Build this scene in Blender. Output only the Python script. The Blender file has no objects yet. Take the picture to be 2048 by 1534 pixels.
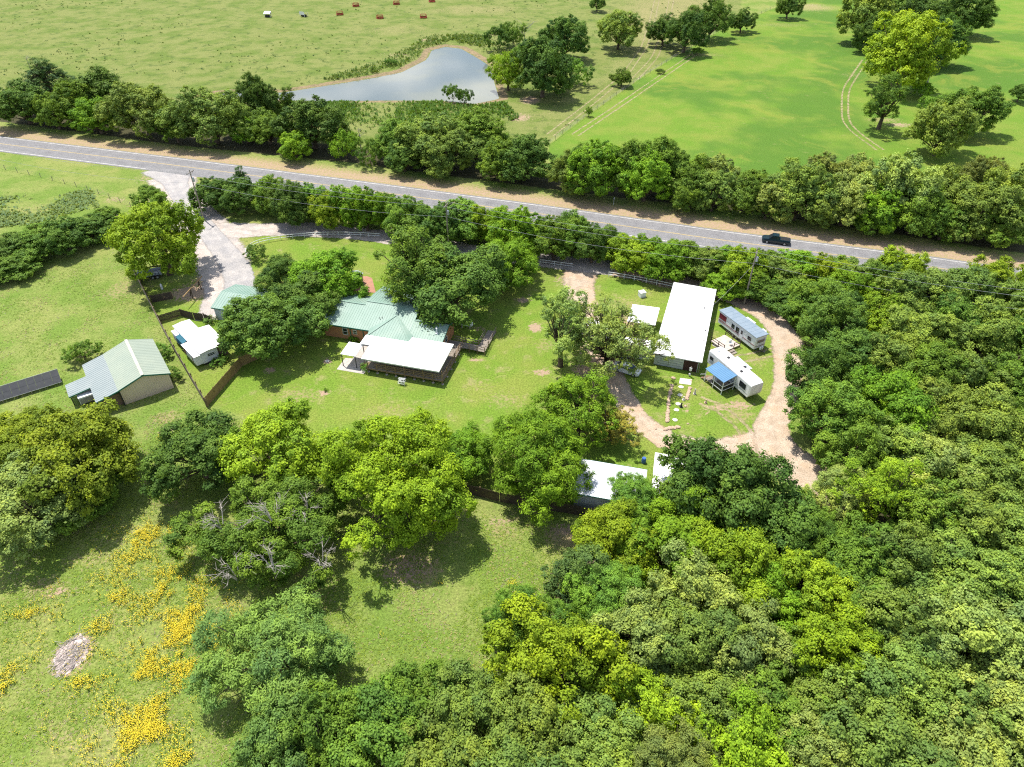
import bpy, math, random
import numpy as np
from mathutils import Vector, Matrix, Euler

random.seed(7)
RNG = np.random.default_rng(7)
SC = bpy.context.scene
COL = SC.collection

# ------------------------------------------------------------------ camera
PITCH = math.radians(39.0)
FPX, CX, CY, HCAM = 1400.0, 1024.0, 767.0, 70.0
cam = bpy.data.cameras.new('camera')
cam.sensor_fit = 'HORIZONTAL'
cam.sensor_width = 36.0
cam.lens = 36.0 * FPX / 2048.0
cam.clip_start = 0.5
cam.clip_end = 5000
cam_o = bpy.data.objects.new('camera', cam)
COL.objects.link(cam_o)
cam_o.location = (0, 0, HCAM)
cam_o.rotation_euler = (math.pi / 2 - PITCH, 0, 0)
SC.camera = cam_o

# ------------------------------------------------------------------ light
SUN_AZ = (-0.66, 0.75)          # horizontal direction towards the sun
SUN_EL = math.radians(67)
EXPOSURE = 0.68
w = bpy.data.worlds.new('World')
SC.world = w
w.use_nodes = True
nt = w.node_tree
nt.nodes.clear()
wo = nt.nodes.new('ShaderNodeOutputWorld')
bg = nt.nodes.new('ShaderNodeBackground')
sky = nt.nodes.new('ShaderNodeTexSky')
sky.sky_type = 'NISHITA'
sky.sun_disc = False
sky.sun_elevation = SUN_EL
sky.sun_rotation = math.atan2(SUN_AZ[0], SUN_AZ[1]) % (2 * math.pi)
sky.altitude = 150
bg.inputs['Strength'].default_value = 0.115
# scattered fair-weather cloud over the whole sky (seen mirrored in the pond)
tc = nt.nodes.new('ShaderNodeTexCoord')
sep = nt.nodes.new('ShaderNodeSeparateXYZ')
nt.links.new(tc.outputs['Generated'], sep.inputs[0])
mx = nt.nodes.new('ShaderNodeMath'); mx.operation = 'MAXIMUM'; mx.inputs[1].default_value = 0.06
nt.links.new(sep.outputs['Z'], mx.inputs[0])
dv = nt.nodes.new('ShaderNodeVectorMath'); dv.operation = 'DIVIDE'
cmb = nt.nodes.new('ShaderNodeCombineXYZ')
for i in range(3):
    nt.links.new(mx.outputs[0], cmb.inputs[i])
nt.links.new(tc.outputs['Generated'], dv.inputs[0]); nt.links.new(cmb.outputs[0], dv.inputs[1])
cn = nt.nodes.new('ShaderNodeTexNoise'); cn.inputs['Scale'].default_value = 1.1
cn.inputs['Detail'].default_value = 7; cn.inputs['Roughness'].default_value = 0.55
nt.links.new(dv.outputs[0], cn.inputs['Vector'])
cr = nt.nodes.new('ShaderNodeValToRGB')
cr.color_ramp.elements[0].position = 0.50; cr.color_ramp.elements[1].position = 0.63
nt.links.new(cn.outputs[0], cr.inputs[0])
cmix = nt.nodes.new('ShaderNodeMix'); cmix.data_type = 'RGBA'
cmix.inputs[7].default_value = (11.5, 11.7, 12.2, 1)
nt.links.new(cr.outputs[0], cmix.inputs[0]); nt.links.new(sky.outputs[0], cmix.inputs[6])
nt.links.new(cmix.outputs[2], bg.inputs[0]); nt.links.new(bg.outputs[0], wo.inputs[0])

sun = bpy.data.lights.new('sun', 'SUN')
sun.energy = 4.4
sun.angle = math.radians(0.5)
sun.color = (1.0, 0.955, 0.88)
sun_o = bpy.data.objects.new('sun', sun)
COL.objects.link(sun_o)
_h = Vector((SUN_AZ[0], SUN_AZ[1], 0)).normalized()
_d = -(_h * math.cos(SUN_EL) + Vector((0, 0, math.sin(SUN_EL))))
sun_o.rotation_euler = _d.to_track_quat('-Z', 'Y').to_euler()
sun_o.location = (0, 0, 200)

SC.view_settings.view_transform = 'Standard'
SC.view_settings.look = 'None'
SC.view_settings.gamma = 1
SC.view_settings.exposure = EXPOSURE
SC.view_settings.use_curve_mapping = False
SC.cycles.max_bounces = 4
SC.cycles.diffuse_bounces = 2
SC.cycles.glossy_bounces = 2
SC.cycles.transmission_bounces = 2
SC.cycles.filter_width = 1.15
SC.cycles.transparent_max_bounces = 8
SC.cycles.use_denoising = False

# ------------------------------------------------------------------ survey helpers
def G(x, y, z=0.0):
    """ground-survey helper: photograph point at height z -> world XY"""
    a, v = x - CX, y - CY
    dy = FPX * math.cos(PITCH) - v * math.sin(PITCH)
    dz = -(FPX * math.sin(PITCH) + v * math.cos(PITCH))
    t = (z - HCAM) / dz
    return Vector((a * t, dy * t))
def GS(y, z=0.0):
    return (FPX * math.sin(PITCH) + (y - CY) * math.cos(PITCH)) / (HCAM - z)
def Gs(pts, z=0.0):
    return [tuple(G(x, y, z)) for x, y in pts]

# ------------------------------------------------------------------ materials
MATS = {}
class NT:
    def __init__(s, name):
        s.m = bpy.data.materials.new(name); s.m.use_nodes = True
        s.t = s.m.node_tree; s.t.nodes.clear()
        s.out = s.n('ShaderNodeOutputMaterial')
    def n(s, typ, **kw):
        nd = s.t.nodes.new(typ)
        for k, v in kw.items():
            if k.startswith('i_'):
                key = k[2:]
                nd.inputs[int(key) if key.isdigit() else key.replace('_', ' ')].default_value = v
            else:
                setattr(nd, k, v)
        return nd
    def l(s, a, b):
        s.t.links.new(a, b)
    def pos(s):
        if not hasattr(s, '_p'):
            s._p = s.n('ShaderNodeTexCoord').outputs['Object']
        return s._p
    def noise(s, scale, detail=4, rough=0.55, vec=None, dist=0.0):
        q = s.n('ShaderNodeTexNoise', i_Scale=scale, i_Detail=detail, i_Roughness=rough, i_Distortion=dist)
        s.l(vec if vec is not None else s.pos(), q.inputs['Vector'])
        return q.outputs[0]
    def ramp(s, v, a, b, lo=0.0, hi=1.0):
        q = s.n('ShaderNodeMapRange', interpolation_type='SMOOTHSTEP')
        for k, val in ((1, a), (2, b), (3, lo), (4, hi)):
            q.inputs[k].default_value = val
        s.l(v, q.inputs[0])
        return q.outputs[0]
    def math(s, op, a, b=None):
        q = s.n('ShaderNodeMath', operation=op)
        for i, x in enumerate((a, b)):
            if x is None: continue
            if isinstance(x, (int, float)): q.inputs[i].default_value = x
            else: s.l(x, q.inputs[i])
        return q.outputs[0]
    def mix(s, f, a, b, mode='MIX'):
        q = s.n('ShaderNodeMix', data_type='RGBA', blend_type=mode)
        for i, x in ((0, f), (6, a), (7, b)):
            if isinstance(x, (int, float)): q.inputs[i].default_value = x
            elif isinstance(x, tuple): q.inputs[i].default_value = (*x, 1)
            else: s.l(x, q.inputs[i])
        return q.outputs[2]
    def attr(s, name):
        return s.n('ShaderNodeAttribute', attribute_name=name).outputs['Fac']
    def bsdf(s, col, rough=0.8, spec=0.3, metal=0.0, bump=None, bstr=0.3, bdist=0.05):
        b = s.n('ShaderNodeBsdfPrincipled', i_Roughness=rough, i_Metallic=metal)
        b.inputs['Specular IOR Level'].default_value = spec
        if isinstance(col, tuple): b.inputs['Base Color'].default_value = (*col, 1)
        else: s.l(col, b.inputs['Base Color'])
        if bump is not None:
            q = s.n('ShaderNodeBump', i_Strength=bstr, i_Distance=bdist)
            s.l(bump, q.inputs['Height']); s.l(q.outputs[0], b.inputs['Normal'])
        return b
    def done(s, sh):
        s.l(sh, s.out.inputs[0]); return s.m

def plain(name, c1, c2=None, scale=2.0, rough=0.7, spec=0.3, metal=0.0, bump=0.15, stain=None, stain_amt=0.35):
    if name in MATS: return MATS[name]
    t = NT(name)
    c2 = c2 or tuple(c * 0.8 for c in c1)
    f = t.ramp(t.noise(scale, 6, 0.65), 0.35, 0.68)
    col = t.mix(f, c1, c2)
    if stain:
        g = t.math('MULTIPLY', t.ramp(t.noise(scale * 0.35, 7, 0.7, dist=0.6), 0.52, 0.72), stain_amt)
        col = t.mix(g, col, stain)
    b = t.bsdf(col, rough, spec, metal, t.noise(scale * 6, 5), bump, 0.02)
    MATS[name] = t.done(b.outputs[0]); return MATS[name]

def foliage_mat():
    t = NT('foliage')
    oc = t.n('ShaderNodeObjectInfo')
    lv = t.attr('leaf_tone'); cv = t.attr('clump_tone')
    base = oc.outputs['Color']
    warm = t.mix(1.0, base, (1.22, 1.16, 0.75), 'MULTIPLY')
    cool = t.mix(1.0, base, (0.76, 0.90, 1.0), 'MULTIPLY')
    col = t.mix(cv, cool, warm)
    br = t.n('ShaderNodeMapRange'); t.l(lv, br.inputs[0])
    for k, v in ((1, 0), (2, 1), (3, 0.62), (4, 1.5)): br.inputs[k].default_value = v
    cmb2 = t.n('ShaderNodeCombineColor')
    for i in range(3): t.l(br.outputs[0], cmb2.inputs[i])
    col = t.mix(1.0, col, cmb2.outputs[0], 'MULTIPLY')
    b = t.bsdf(col, 0.6, 0.12)
    tr = t.n('ShaderNodeBsdfTranslucent')
    tcol = t.mix(1.0, col, (1.25, 1.2, 0.5), 'MULTIPLY')
    t.l(tcol, tr.inputs[0])
    ms = t.n('ShaderNodeMixShader', i_0=0.24)
    t.l(b.outputs[0], ms.inputs[1]); t.l(tr.outputs[0], ms.inputs[2])
    return t.done(ms.outputs[0])

def ground_mat():
    t = NT('ground_cover')
    n_big = t.noise(0.018, 4, 0.6); n_mid = t.noise(0.11, 5, 0.6); n_sm = t.noise(0.7, 6, 0.65)
    n_fine = t.noise(3.6, 5, 0.7); n_tiny = t.noise(11.0, 3, 0.6)
    n_edge = t.noise(0.45, 6, 0.68); n_e2 = t.noise(1.7, 5, 0.7)
    # rough pasture
    col = t.mix(t.ramp(n_mid, 0.38, 0.62), (0.128, 0.198, 0.034), (0.196, 0.230, 0.062))
    col = t.mix(t.ramp(n_big, 0.42, 0.62), col, t.mix(1.0, col, (1.12, 1.02, 1.1), 'MULTIPLY'))
    col = t.mix(t.math('MULTIPLY', t.ramp(n_sm, 0.52, 0.68), 0.6), col, (0.075, 0.135, 0.014))
    dry = t.math('MULTIPLY', t.ramp(n_e2, 0.58, 0.74), 0.6)
    col = t.mix(dry, col, (0.30, 0.245, 0.125))
    def zone(name, c, lo=0.35, hi=0.65, amt=0.75, en=n_edge, k=1.0):
        nonlocal col
        a = t.math('ADD', t.attr(name), t.math('MULTIPLY', t.math('SUBTRACT', en, 0.5), amt))
        f = t.ramp(a, lo, hi, 0.0, k)
        col = t.mix(f, col, c)
    # upland pasture to the north-west: drier, with dark weeds
    up = t.mix(t.ramp(n_mid, 0.36, 0.6), (0.110, 0.156, 0.030), (0.170, 0.190, 0.056))
    up = t.mix(t.math('MULTIPLY', t.ramp(t.noise(0.25, 7, 0.72), 0.52, 0.64), 0.75), up, (0.062, 0.100, 0.022))
    up = t.mix(t.math('MULTIPLY', t.ramp(n_e2, 0.6, 0.72), 0.55), up, (0.32, 0.28, 0.15))
    zone('upland', up, 0.4, 0.6, 0.3)
    field = t.mix(t.ramp(n_mid, 0.35, 0.65), (0.112, 0.200, 0.022), (0.158, 0.212, 0.034))
    field = t.mix(t.math('MULTIPLY', t.ramp(n_big, 0.47, 0.58), 0.9), field, (0.072, 0.150, 0.020))
    field = t.mix(t.math('MULTIPLY', t.ramp(t.noise(0.05, 6, 0.65, dist=0.8), 0.52, 0.66), 0.6), field, (0.185, 0.215, 0.036))
    field = t.mix(t.math('MULTIPLY', t.ramp(t.noise(0.3, 6, 0.7), 0.58, 0.72), 0.35), field, (0.27, 0.23, 0.10))
    zone('field', field, 0.45, 0.55, 0.2)
    lawn = t.mix(t.ramp(n_mid, 0.36, 0.64), (0.132, 0.215, 0.026), (0.182, 0.222, 0.042))
    lawn = t.mix(t.math('MULTIPLY', t.ramp(t.noise(0.35, 7, 0.72), 0.52, 0.68), 0.75), lawn, (0.26, 0.24, 0.10))
    lawn = t.mix(t.math('MULTIPLY', t.ramp(t.noise(0.06, 5, 0.6, dist=0.6), 0.5, 0.64), 0.5), lawn, (0.110, 0.190, 0.022))
    zone('lawn', lawn, 0.35, 0.65, 0.6)
    straw = t.mix(t.ramp(n_fine, 0.35, 0.65), (0.36, 0.28, 0.16), (0.24, 0.20, 0.085))
    zone('straw', straw, 0.40, 0.82, 1.7, n_e2, 0.85)
    dirt = t.mix(t.ramp(n_fine, 0.35, 0.65), (0.40, 0.285, 0.205), (0.30, 0.21, 0.14))
    zone('dirt', dirt, 0.42, 0.74, 1.9, n_e2, 0.95)
    litter = t.mix(t.ramp(n_fine, 0.35, 0.65), (0.075, 0.058, 0.035), (0.045, 0.055, 0.02))
    zone('litter', litter, 0.4, 0.6, 0.5)
    mud = t.mix(t.ramp(n_sm, 0.35, 0.65), (0.26, 0.19, 0.11), (0.17, 0.14, 0.075))
    zone('mud', mud, 0.4, 0.62, 0.7, n_edge)
    # grass-blade speckle
    sp = t.n('ShaderNodeMapRange'); t.l(n_fine, sp.inputs[0])
    for k, v in ((1, 0.25), (2, 0.75), (3, 0.45), (4, 1.6)): sp.inputs[k].default_value = v
    sp2 = t.n('ShaderNodeMapRange'); t.l(n_tiny, sp2.inputs[0])
    for k, v in ((1, 0.25), (2, 0.75), (3, 0.62), (4, 1.4)): sp2.inputs[k].default_value = v
    mm = t.math('MULTIPLY', sp.outputs[0], sp2.outputs[0])
    cc = t.n('ShaderNodeCombineColor')
    for i in range(3): t.l(mm, cc.inputs[i])
    col = t.mix(1.0, col, cc.outputs[0], 'MULTIPLY')
    hgt = t.math('ADD', t.math('MULTIPLY', n_e2, 0.6), t.math('MULTIPLY', n_fine, 0.5))
    b = t.bsdf(col, 0.95, 0.1, 0, hgt, 0.8, 0.22)
    return t.done(b.outputs[0])

def strip_mat(name, ca, cb, scale, edge_lo, edge_hi, amt, rough=0.9, third=None):
    """road surface whose ragged border thins out into the grass"""
    t = NT(name)
    n1 = t.noise(scale, 7, 0.68); n2 = t.noise(scale * 9, 4, 0.6); n3 = t.noise(0.22, 5, 0.6)
    col = t.mix(t.ramp(n1, 0.35, 0.65), ca, cb)
    if third: col = t.mix(t.math('MULTIPLY', t.ramp(n3, 0.48, 0.62), 0.7), col, third)
    rf = t.math('MULTIPLY', t.attr('rut'), t.ramp(t.noise(0.3, 5, 0.6), 0.3, 0.6))
    col = t.mix(t.math('MULTIPLY', rf, 0.55), col, t.mix(1.0, col, (1.22, 1.2, 1.17) if third else (0.8, 0.8, 0.82), 'MULTIPLY'))
    sp = t.ramp(n2, 0.25, 0.75, 0.72, 1.28)
    cc = t.n('ShaderNodeCombineColor')
    for i in range(3): t.l(sp, cc.inputs[i])
    col = t.mix(1.0, col, cc.outputs[0], 'MULTIPLY')
    b = t.bsdf(col, rough, 0.2, 0, n2, 0.4, 0.03)
    e = t.math('ADD', t.attr('border'), t.math('MULTIPLY', t.math('SUBTRACT', t.noise(1.1, 7, 0.72), 0.5), amt))
    f = t.ramp(e, edge_lo, edge_hi)
    tr = t.n('ShaderNodeBsdfTransparent')
    ms = t.n('ShaderNodeMixShader')
    t.l(f, ms.inputs[0]); t.l(b.outputs[0], ms.inputs[1]); t.l(tr.outputs[0], ms.inputs[2])
    return t.done(ms.outputs[0])

def brick_mat():
    t = NT('brick')
    tcn = t.n('ShaderNodeTexCoord')
    mp = t.n('ShaderNodeMapping'); mp.inputs['Rotation'].default_value = (math.pi / 2, 0, 0)
    t.l(tcn.outputs['Object'], mp.inputs[0])
    b = t.n('ShaderNodeTexBrick', i_Scale=4.2)
    b.inputs['Color1'].default_value = (0.52, 0.235, 0.11, 1); b.inputs['Color2'].default_value = (0.42, 0.18, 0.085, 1)
    b.inputs['Mortar'].default_value = (0.32, 0.26, 0.2, 1); b.inputs['Mortar Size'].default_value = 0.012
    t.l(mp.outputs[0], b.inputs[0])
    col = t.mix(t.math('MULTIPLY', t.noise(1.2, 5), 0.4), b.outputs[0], (0.34, 0.19, 0.10))
    return t.done(t.bsdf(col, 0.9, 0.2, 0, b.outputs[1], -0.3, 0.02).outputs[0])

def water_mat():
    t = NT('pond_water')
    col = t.mix(t.ramp(t.noise(0.03, 4), 0.4, 0.6), (0.115, 0.135, 0.125), (0.15, 0.16, 0.12))
    bmp = t.noise(1.2, 3)
    b = t.bsdf(col, 0.06, 0.5, 0, bmp, 0.03, 0.05)
    b.inputs['IOR'].default_value = 1.33
    return t.done(b.outputs[0])

def glass_mat():
    t = NT('window_glass')
    b = t.bsdf(t.mix(t.noise(1.5), (0.012, 0.016, 0.02), (0.03, 0.036, 0.042)), 0.08, 0.6)
    return t.done(b.outputs[0])

FOL = foliage_mat()
GROUND = ground_mat()
BRICK = brick_mat(); WATER = water_mat(); GLASS = glass_mat()
BARK = plain('bark', (0.15, 0.115, 0.085), (0.07, 0.052, 0.038), 3.0, 0.95, 0.1, bump=0.6)
DEADWOOD = plain('dead_wood', (0.42, 0.38, 0.33), (0.26, 0.23, 0.2), 4.0, 0.95, 0.1)
GREENROOF = plain('green_metal_roof', (0.190, 0.290, 0.235), (0.230, 0.325, 0.272), 0.35, 0.5, 0.25, stain=(0.30, 0.38, 0.31), stain_amt=0.5)
GREENTRIM = plain('green_trim', (0.03, 0.16, 0.12), None, 2, 0.45)
PALEROOF = plain('pale_green_roof', (0.265, 0.310, 0.250), (0.295, 0.335, 0.265), 0.3, 0.55, 0.25, stain=(0.35, 0.34, 0.26), stain_amt=0.4)
BLUEROOF = plain('grey_blue_roof', (0.235, 0.275, 0.275), (0.265, 0.30, 0.295), 0.4, 0.55, 0.25)
WHITEROOF = plain('white_metal_roof', (0.80, 0.79, 0.78), (0.70, 0.69, 0.67), 0.35, 0.5, 0.3, stain=(0.55, 0.52, 0.47), stain_amt=0.3)
WHITE = plain('white_siding', (0.76, 0.77, 0.78), (0.62, 0.64, 0.66), 1.2, 0.5, 0.35, stain=(0.42, 0.41, 0.38), stain_amt=0.25)
PALEWALL = plain('pale_metal_wall', (0.52, 0.55, 0.57), (0.44, 0.47, 0.49), 0.8, 0.5, 0.35)
TAN = plain('tan_metal_wall', (0.70, 0.57, 0.445), (0.64, 0.51, 0.39), 0.5, 0.6, 0.3)
BROWNWALL = plain('brown_wall', (0.22, 0.15, 0.12), (0.17, 0.115, 0.09), 1.2, 0.7)
BEIGE = plain('beige_siding', (0.50, 0.47, 0.39), None, 1, 0.7)
WOODGREY = plain('weathered_wood', (0.30, 0.26, 0.215), (0.19, 0.16, 0.13), 3.0, 0.9, 0.15, bump=0.4)
WOODBROWN = plain('brown_wood', (0.27, 0.185, 0.115), (0.17, 0.115, 0.07), 3.0, 0.9, 0.15, bump=0.4)
WOODDARK = plain('dark_wood', (0.060, 0.046, 0.036), (0.095, 0.072, 0.055), 3.0, 0.9, 0.15, bump=0.4)
CEDARBOARD = plain('cedar_board', (0.33, 0.225, 0.105), (0.24, 0.16, 0.075), 2.0, 0.85, 0.15, bump=0.3)
CONCRETE = plain('concrete', (0.48, 0.44, 0.40), (0.36, 0.33, 0.30), 2.0, 0.9)
STONE = plain('field_stone', (0.50, 0.37, 0.27), (0.36, 0.26, 0.18), 3.0, 0.95, bump=0.5)
PALESTONE = plain('pale_stone', (0.66, 0.61, 0.54), (0.5, 0.46, 0.4), 3.0, 0.9, bump=0.3)
BLACKMETAL = plain('black_metal', (0.020, 0.021, 0.023), (0.035, 0.035, 0.036), 3, 0.5)
GALV = plain('galvanised_steel', (0.48, 0.50, 0.52), (0.38, 0.40, 0.42), 4, 0.4, 0.5, 0.4)
RUBBER = plain('rubber', (0.018, 0.018, 0.018), (0.03, 0.03, 0.03), 5, 0.85)
SOLAR = plain('solar_glass', (0.020, 0.024, 0.030), (0.030, 0.034, 0.040), 1.5, 0.55, 0.12, bump=0.02)
BLUEMETAL = plain('blue_metal_roof', (0.085, 0.20, 0.34), (0.10, 0.225, 0.37), 0.6, 0.5, 0.3)
BLUEGREY = plain('blue_grey_roof_coat', (0.18, 0.235, 0.285), (0.22, 0.27, 0.315), 0.7, 0.55, 0.3)
REDSTRIPE = plain('maroon_stripe', (0.22, 0.035, 0.045), None, 2, 0.5)
RUST = plain('red_oxide_paint', (0.36, 0.052, 0.028), (0.25, 0.045, 0.025), 3, 0.6)
BLUEPLASTIC = plain('blue_plastic', (0.05, 0.13, 0.42), None, 2, 0.45)
CARWHITE = plain('white_car_paint', (0.78, 0.79, 0.80), (0.74, 0.75, 0.77), 2, 0.22, 0.5, bump=0.0)
CARDARK = plain('dark_car_paint', (0.012, 0.030, 0.042), (0.016, 0.034, 0.046), 2, 0.2, 0.5, bump=0.0)
YELLOWLINE = plain('yellow_road_paint', (0.50, 0.37, 0.14), (0.32, 0.26, 0.15), 1.5, 0.7)
WHITELINE = plain('white_road_paint', (0.60, 0.585, 0.55), (0.34, 0.33, 0.32), 1.2, 0.7)
WIRE = plain('wire', (0.42, 0.42, 0.42), None, 3, 0.5)
TERRACOTTA = plain('terracotta_paving', (0.40, 0.20, 0.13), (0.30, 0.16, 0.11), 1.5, 0.85)
ASPHALT = strip_mat('asphalt', (0.178, 0.174, 0.176), (0.215, 0.21, 0.21), 0.35, 0.80, 0.95, 0.5, 0.88)
ASPHALT2 = strip_mat('old_asphalt', (0.30, 0.285, 0.275), (0.37, 0.345, 0.325), 0.5, 0.45, 0.78, 0.9, 0.9, (0.27, 0.26, 0.26))
GRAVEL = strip_mat('gravel', (0.44, 0.355, 0.27), (0.345, 0.265, 0.19), 0.6, 0.36, 0.74, 1.1, 0.95, (0.43, 0.30, 0.20))
PALEGRAVEL = strip_mat('pale_gravel', (0.46, 0.405, 0.36), (0.36, 0.31, 0.27), 0.6, 0.36, 0.74, 1.1, 0.95, (0.31, 0.285, 0.265))
WORN = strip_mat('worn_track', (0.36, 0.30, 0.17), (0.28, 0.25, 0.12), 0.8, 0.42, 0.7, 1.5, 0.95)
FLOWER = plain('yellow_petals', (0.74, 0.60, 0.03), (0.70, 0.52, 0.02), 4, 0.7)

# ------------------------------------------------------------------ mesh builder
class MB:
    def __init__(s):
        s.v = []; s.f = []
    def add(s, vs, fs):
        o = len(s.v); s.v += [tuple(p) for p in vs]; s.f += [tuple(i + o for i in q) for q in fs]; return s
    def box(s, x0, x1, y0, y1, z0, z1):
        return s.add([(x0, y0, z0), (x1, y0, z0), (x1, y1, z0), (x0, y1, z0), (x0, y0, z1), (x1, y0, z1), (x1, y1, z1), (x0, y1, z1)],
                     [(0, 3, 2, 1), (4, 5, 6, 7), (0, 1, 5, 4), (1, 2, 6, 5), (2, 3, 7, 6), (3, 0, 4, 7)])
    def cbox(s, c, size, rz=0.0):
        x, y, z = (k / 2 for k in size); ca, sa = math.cos(rz), math.sin(rz)
        vs = []
        for zz in (-z, z):
            for xx, yy in ((-x, -y), (x, -y), (x, y), (-x, y)):
                vs.append((c[0] + xx * ca - yy * sa, c[1] + xx * sa + yy * ca, c[2] + zz))
        return s.add(vs, [(0, 3, 2, 1), (4, 5, 6, 7), (0, 1, 5, 4), (1, 2, 6, 5), (2, 3, 7, 6), (3, 0, 4, 7)])
    def bar(s, a, b, wd, ht=None):
        """square bar from a to b"""
        a, b = Vector(a), Vector(b); d = (b - a)
        if d.length < 1e-6: return s
        d.normalize(); ht = ht or wd
        side = d.cross(Vector((0, 0, 1)))
        if side.length < 1e-3: side = Vector((1, 0, 0))
        side.normalize(); up = side.cross(d).normalized()
        vs = []
        for p in (a, b):
            for i, j in ((-1, -1), (1, -1), (1, 1), (-1, 1)):
                vs.append(p + side * (i * wd / 2) + up * (j * ht / 2))
        return s.add(vs, [(3, 2, 1, 0), (4, 5, 6, 7), (0, 1, 5, 4), (1, 2, 6, 5), (2, 3, 7, 6), (3, 0, 4, 7)])
    def tube(s, pts, rad, n=6, cap=True):
        pts = [Vector(p) for p in pts]
        if not isinstance(rad, (list, tuple)): rad = [rad] * len(pts)
        o = len(s.v)
        ref = Vector((0.31, 0.87, 0.4)).normalized()
        for i, p in enumerate(pts):
            d = (pts[min(i + 1, len(pts) - 1)] - pts[max(i - 1, 0)]).normalized()
            a = d.cross(ref)
            if a.length < 0.05: a = d.cross(Vector((1, 0, 0)))
            a.normalize(); b = d.cross(a)
            for k in range(n):
                t = 2 * math.pi * k / n
                s.v.append(tuple(p + (a * math.cos(t) + b * math.sin(t)) * rad[i]))
        for i in range(len(pts) - 1):
            for k in range(n):
                s.f.append((o + i * n + k, o + i * n + (k + 1) % n, o + (i + 1) * n + (k + 1) % n, o + (i + 1) * n + k))
        if cap:
            s.f.append(tuple(o + k for k in reversed(range(n))))
            s.f.append(tuple(o + (len(pts) - 1) * n + k for k in range(n)))
        return s
    def prism(s, poly, z0, z1):
        n = len(poly)
        a = sum(poly[i][0] * poly[(i + 1) % n][1] - poly[(i + 1) % n][0] * poly[i][1] for i in range(n))
        if a < 0: poly = poly[::-1]
        vs = [(x, y, z0) for x, y in poly] + [(x, y, z1) for x, y in poly]
        return s.add(vs, [tuple(reversed(range(n))), tuple(range(n, 2 * n))] + [(i, (i + 1) % n, n + (i + 1) % n, n + i) for i in range(n)])
    def slab(s, poly3, th):
        """flat 3-D polygon (counter-clockwise from above) with thickness straight down"""
        n = len(poly3)
        vs = [tuple(p) for p in poly3] + [(p[0], p[1], p[2] - th) for p in poly3]
        return s.add(vs, [tuple(range(n)), tuple(range(2 * n - 1, n - 1, -1))] + [((i + 1) % n, i, n + i, n + (i + 1) % n) for i in range(n)])
    def profile(s, prof, x0, x1):
        """closed (y,z) profile extruded along x"""
        n = len(prof)
        vs = [(x0, y, z) for y, z in prof] + [(x1, y, z) for y, z in prof]
        return s.add(vs, [tuple(range(n)), tuple(range(2 * n - 1, n - 1, -1))] + [((i + 1) % n, i, n + i, n + (i + 1) % n) for i in range(n)])
    def ribs(s, poly3, eave_dir, spacing=0.4, wd=0.07, ht=0.045):
        """standing seams laid up the slope of a planar polygon"""
        P = [Vector(p) for p in poly3]
        nrm = Vector((0, 0, 0))
        for i in range(len(P)): nrm += (P[i] - P[0]).cross(P[(i + 1) % len(P)] - P[0])
        nrm.normalize()
        if nrm.z < 0: nrm = -nrm
        e = Vector(eave_dir); e = (e - nrm * e.dot(nrm)).normalized(); u = nrm.cross(e).normalized()
        q = [((p - P[0]).dot(e), (p - P[0]).dot(u)) for p in P]
        lo, hi = min(a for a, _ in q), max(a for a, _ in q)
        k = lo + spacing * 0.5
        while k < hi:
            hit = []
            for i in range(len(q)):
                (a0, b0), (a1, b1) = q[i], q[(i + 1) % len(q)]
                if (a0 - k) * (a1 - k) < 0: hit.append(b0 + (b1 - b0) * (k - a0) / (a1 - a0))
            hit.sort()
            for j in range(0, len(hit) - 1, 2):
                if hit[j + 1] - hit[j] > 0.15:
                    A = P[0] + e * k + u * (hit[j] + 0.02); B = P[0] + e * k + u * (hit[j + 1] - 0.02)
                    vs = []
                    for p in (A, B):
                        vs += [p - e * wd / 2 - nrm * 0.01, p - e * wd * 0.3 + nrm * ht, p + e * wd * 0.3 + nrm * ht, p + e * wd / 2 - nrm * 0.01]
                    s.add(vs, [(0, 1, 5, 4), (1, 2, 6, 5), (2, 3, 7, 6), (3, 2, 1, 0), (4, 5, 6, 7)])
            k += spacing
        return s
    def mesh(s, name):
        me = bpy.data.meshes.new(name); me.from_pydata(s.v, [], s.f); me.update(); return me
    def build(s, name, mat, parent=None, smooth=False):
        me = s.mesh(name)
        if mat: me.materials.append(mat)
        if smooth: me.polygons.foreach_set('use_smooth', [True] * len(me.polygons))
        o = bpy.data.objects.new(name, me); COL.objects.link(o)
        if parent: o.parent = parent
        return o
def np_mesh(name, V, Fq, mat=None):
    me = bpy.data.meshes.new(name)
    n, k = len(Fq), Fq.shape[1]
    me.vertices.add(len(V)); me.vertices.foreach_set('co', np.asarray(V, np.float32).ravel())
    me.loops.add(n * k); me.loops.foreach_set('vertex_index', np.asarray(Fq, np.int32).ravel())
    me.polygons.add(n); me.polygons.foreach_set('loop_start', np.arange(0, n * k, k, dtype=np.int32))
    me.polygons.foreach_set('loop_total', np.full(n, k, np.int32))
    me.update(calc_edges=True)
    if mat: me.materials.append(mat)
    return me
def tag(o, label=None, cat=None, group=None, kind=None):
    for k, v in (('label', label), ('category', cat), ('group', group), ('kind', kind)):
        if v: o[k] = v
    return o
def thing(name, label, cat, loc, rz=0.0, group=None):
    o = bpy.data.objects.new(name, None); COL.objects.link(o)
    o.empty_display_size = 0.3
    o.location = (loc[0], loc[1], loc[2] if len(loc) > 2 else 0.0); o.rotation_euler = (0, 0, rz)
    return tag(o, label, cat, group)
def link_copy(src, parent=None):
    c = src.copy(); COL.objects.link(c); c.parent = parent; return c
def copy_tree(src, parent=None):
    c = link_copy(src, parent)
    for ch in src.children: copy_tree(ch, c)
    return c
D = math.radians
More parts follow.
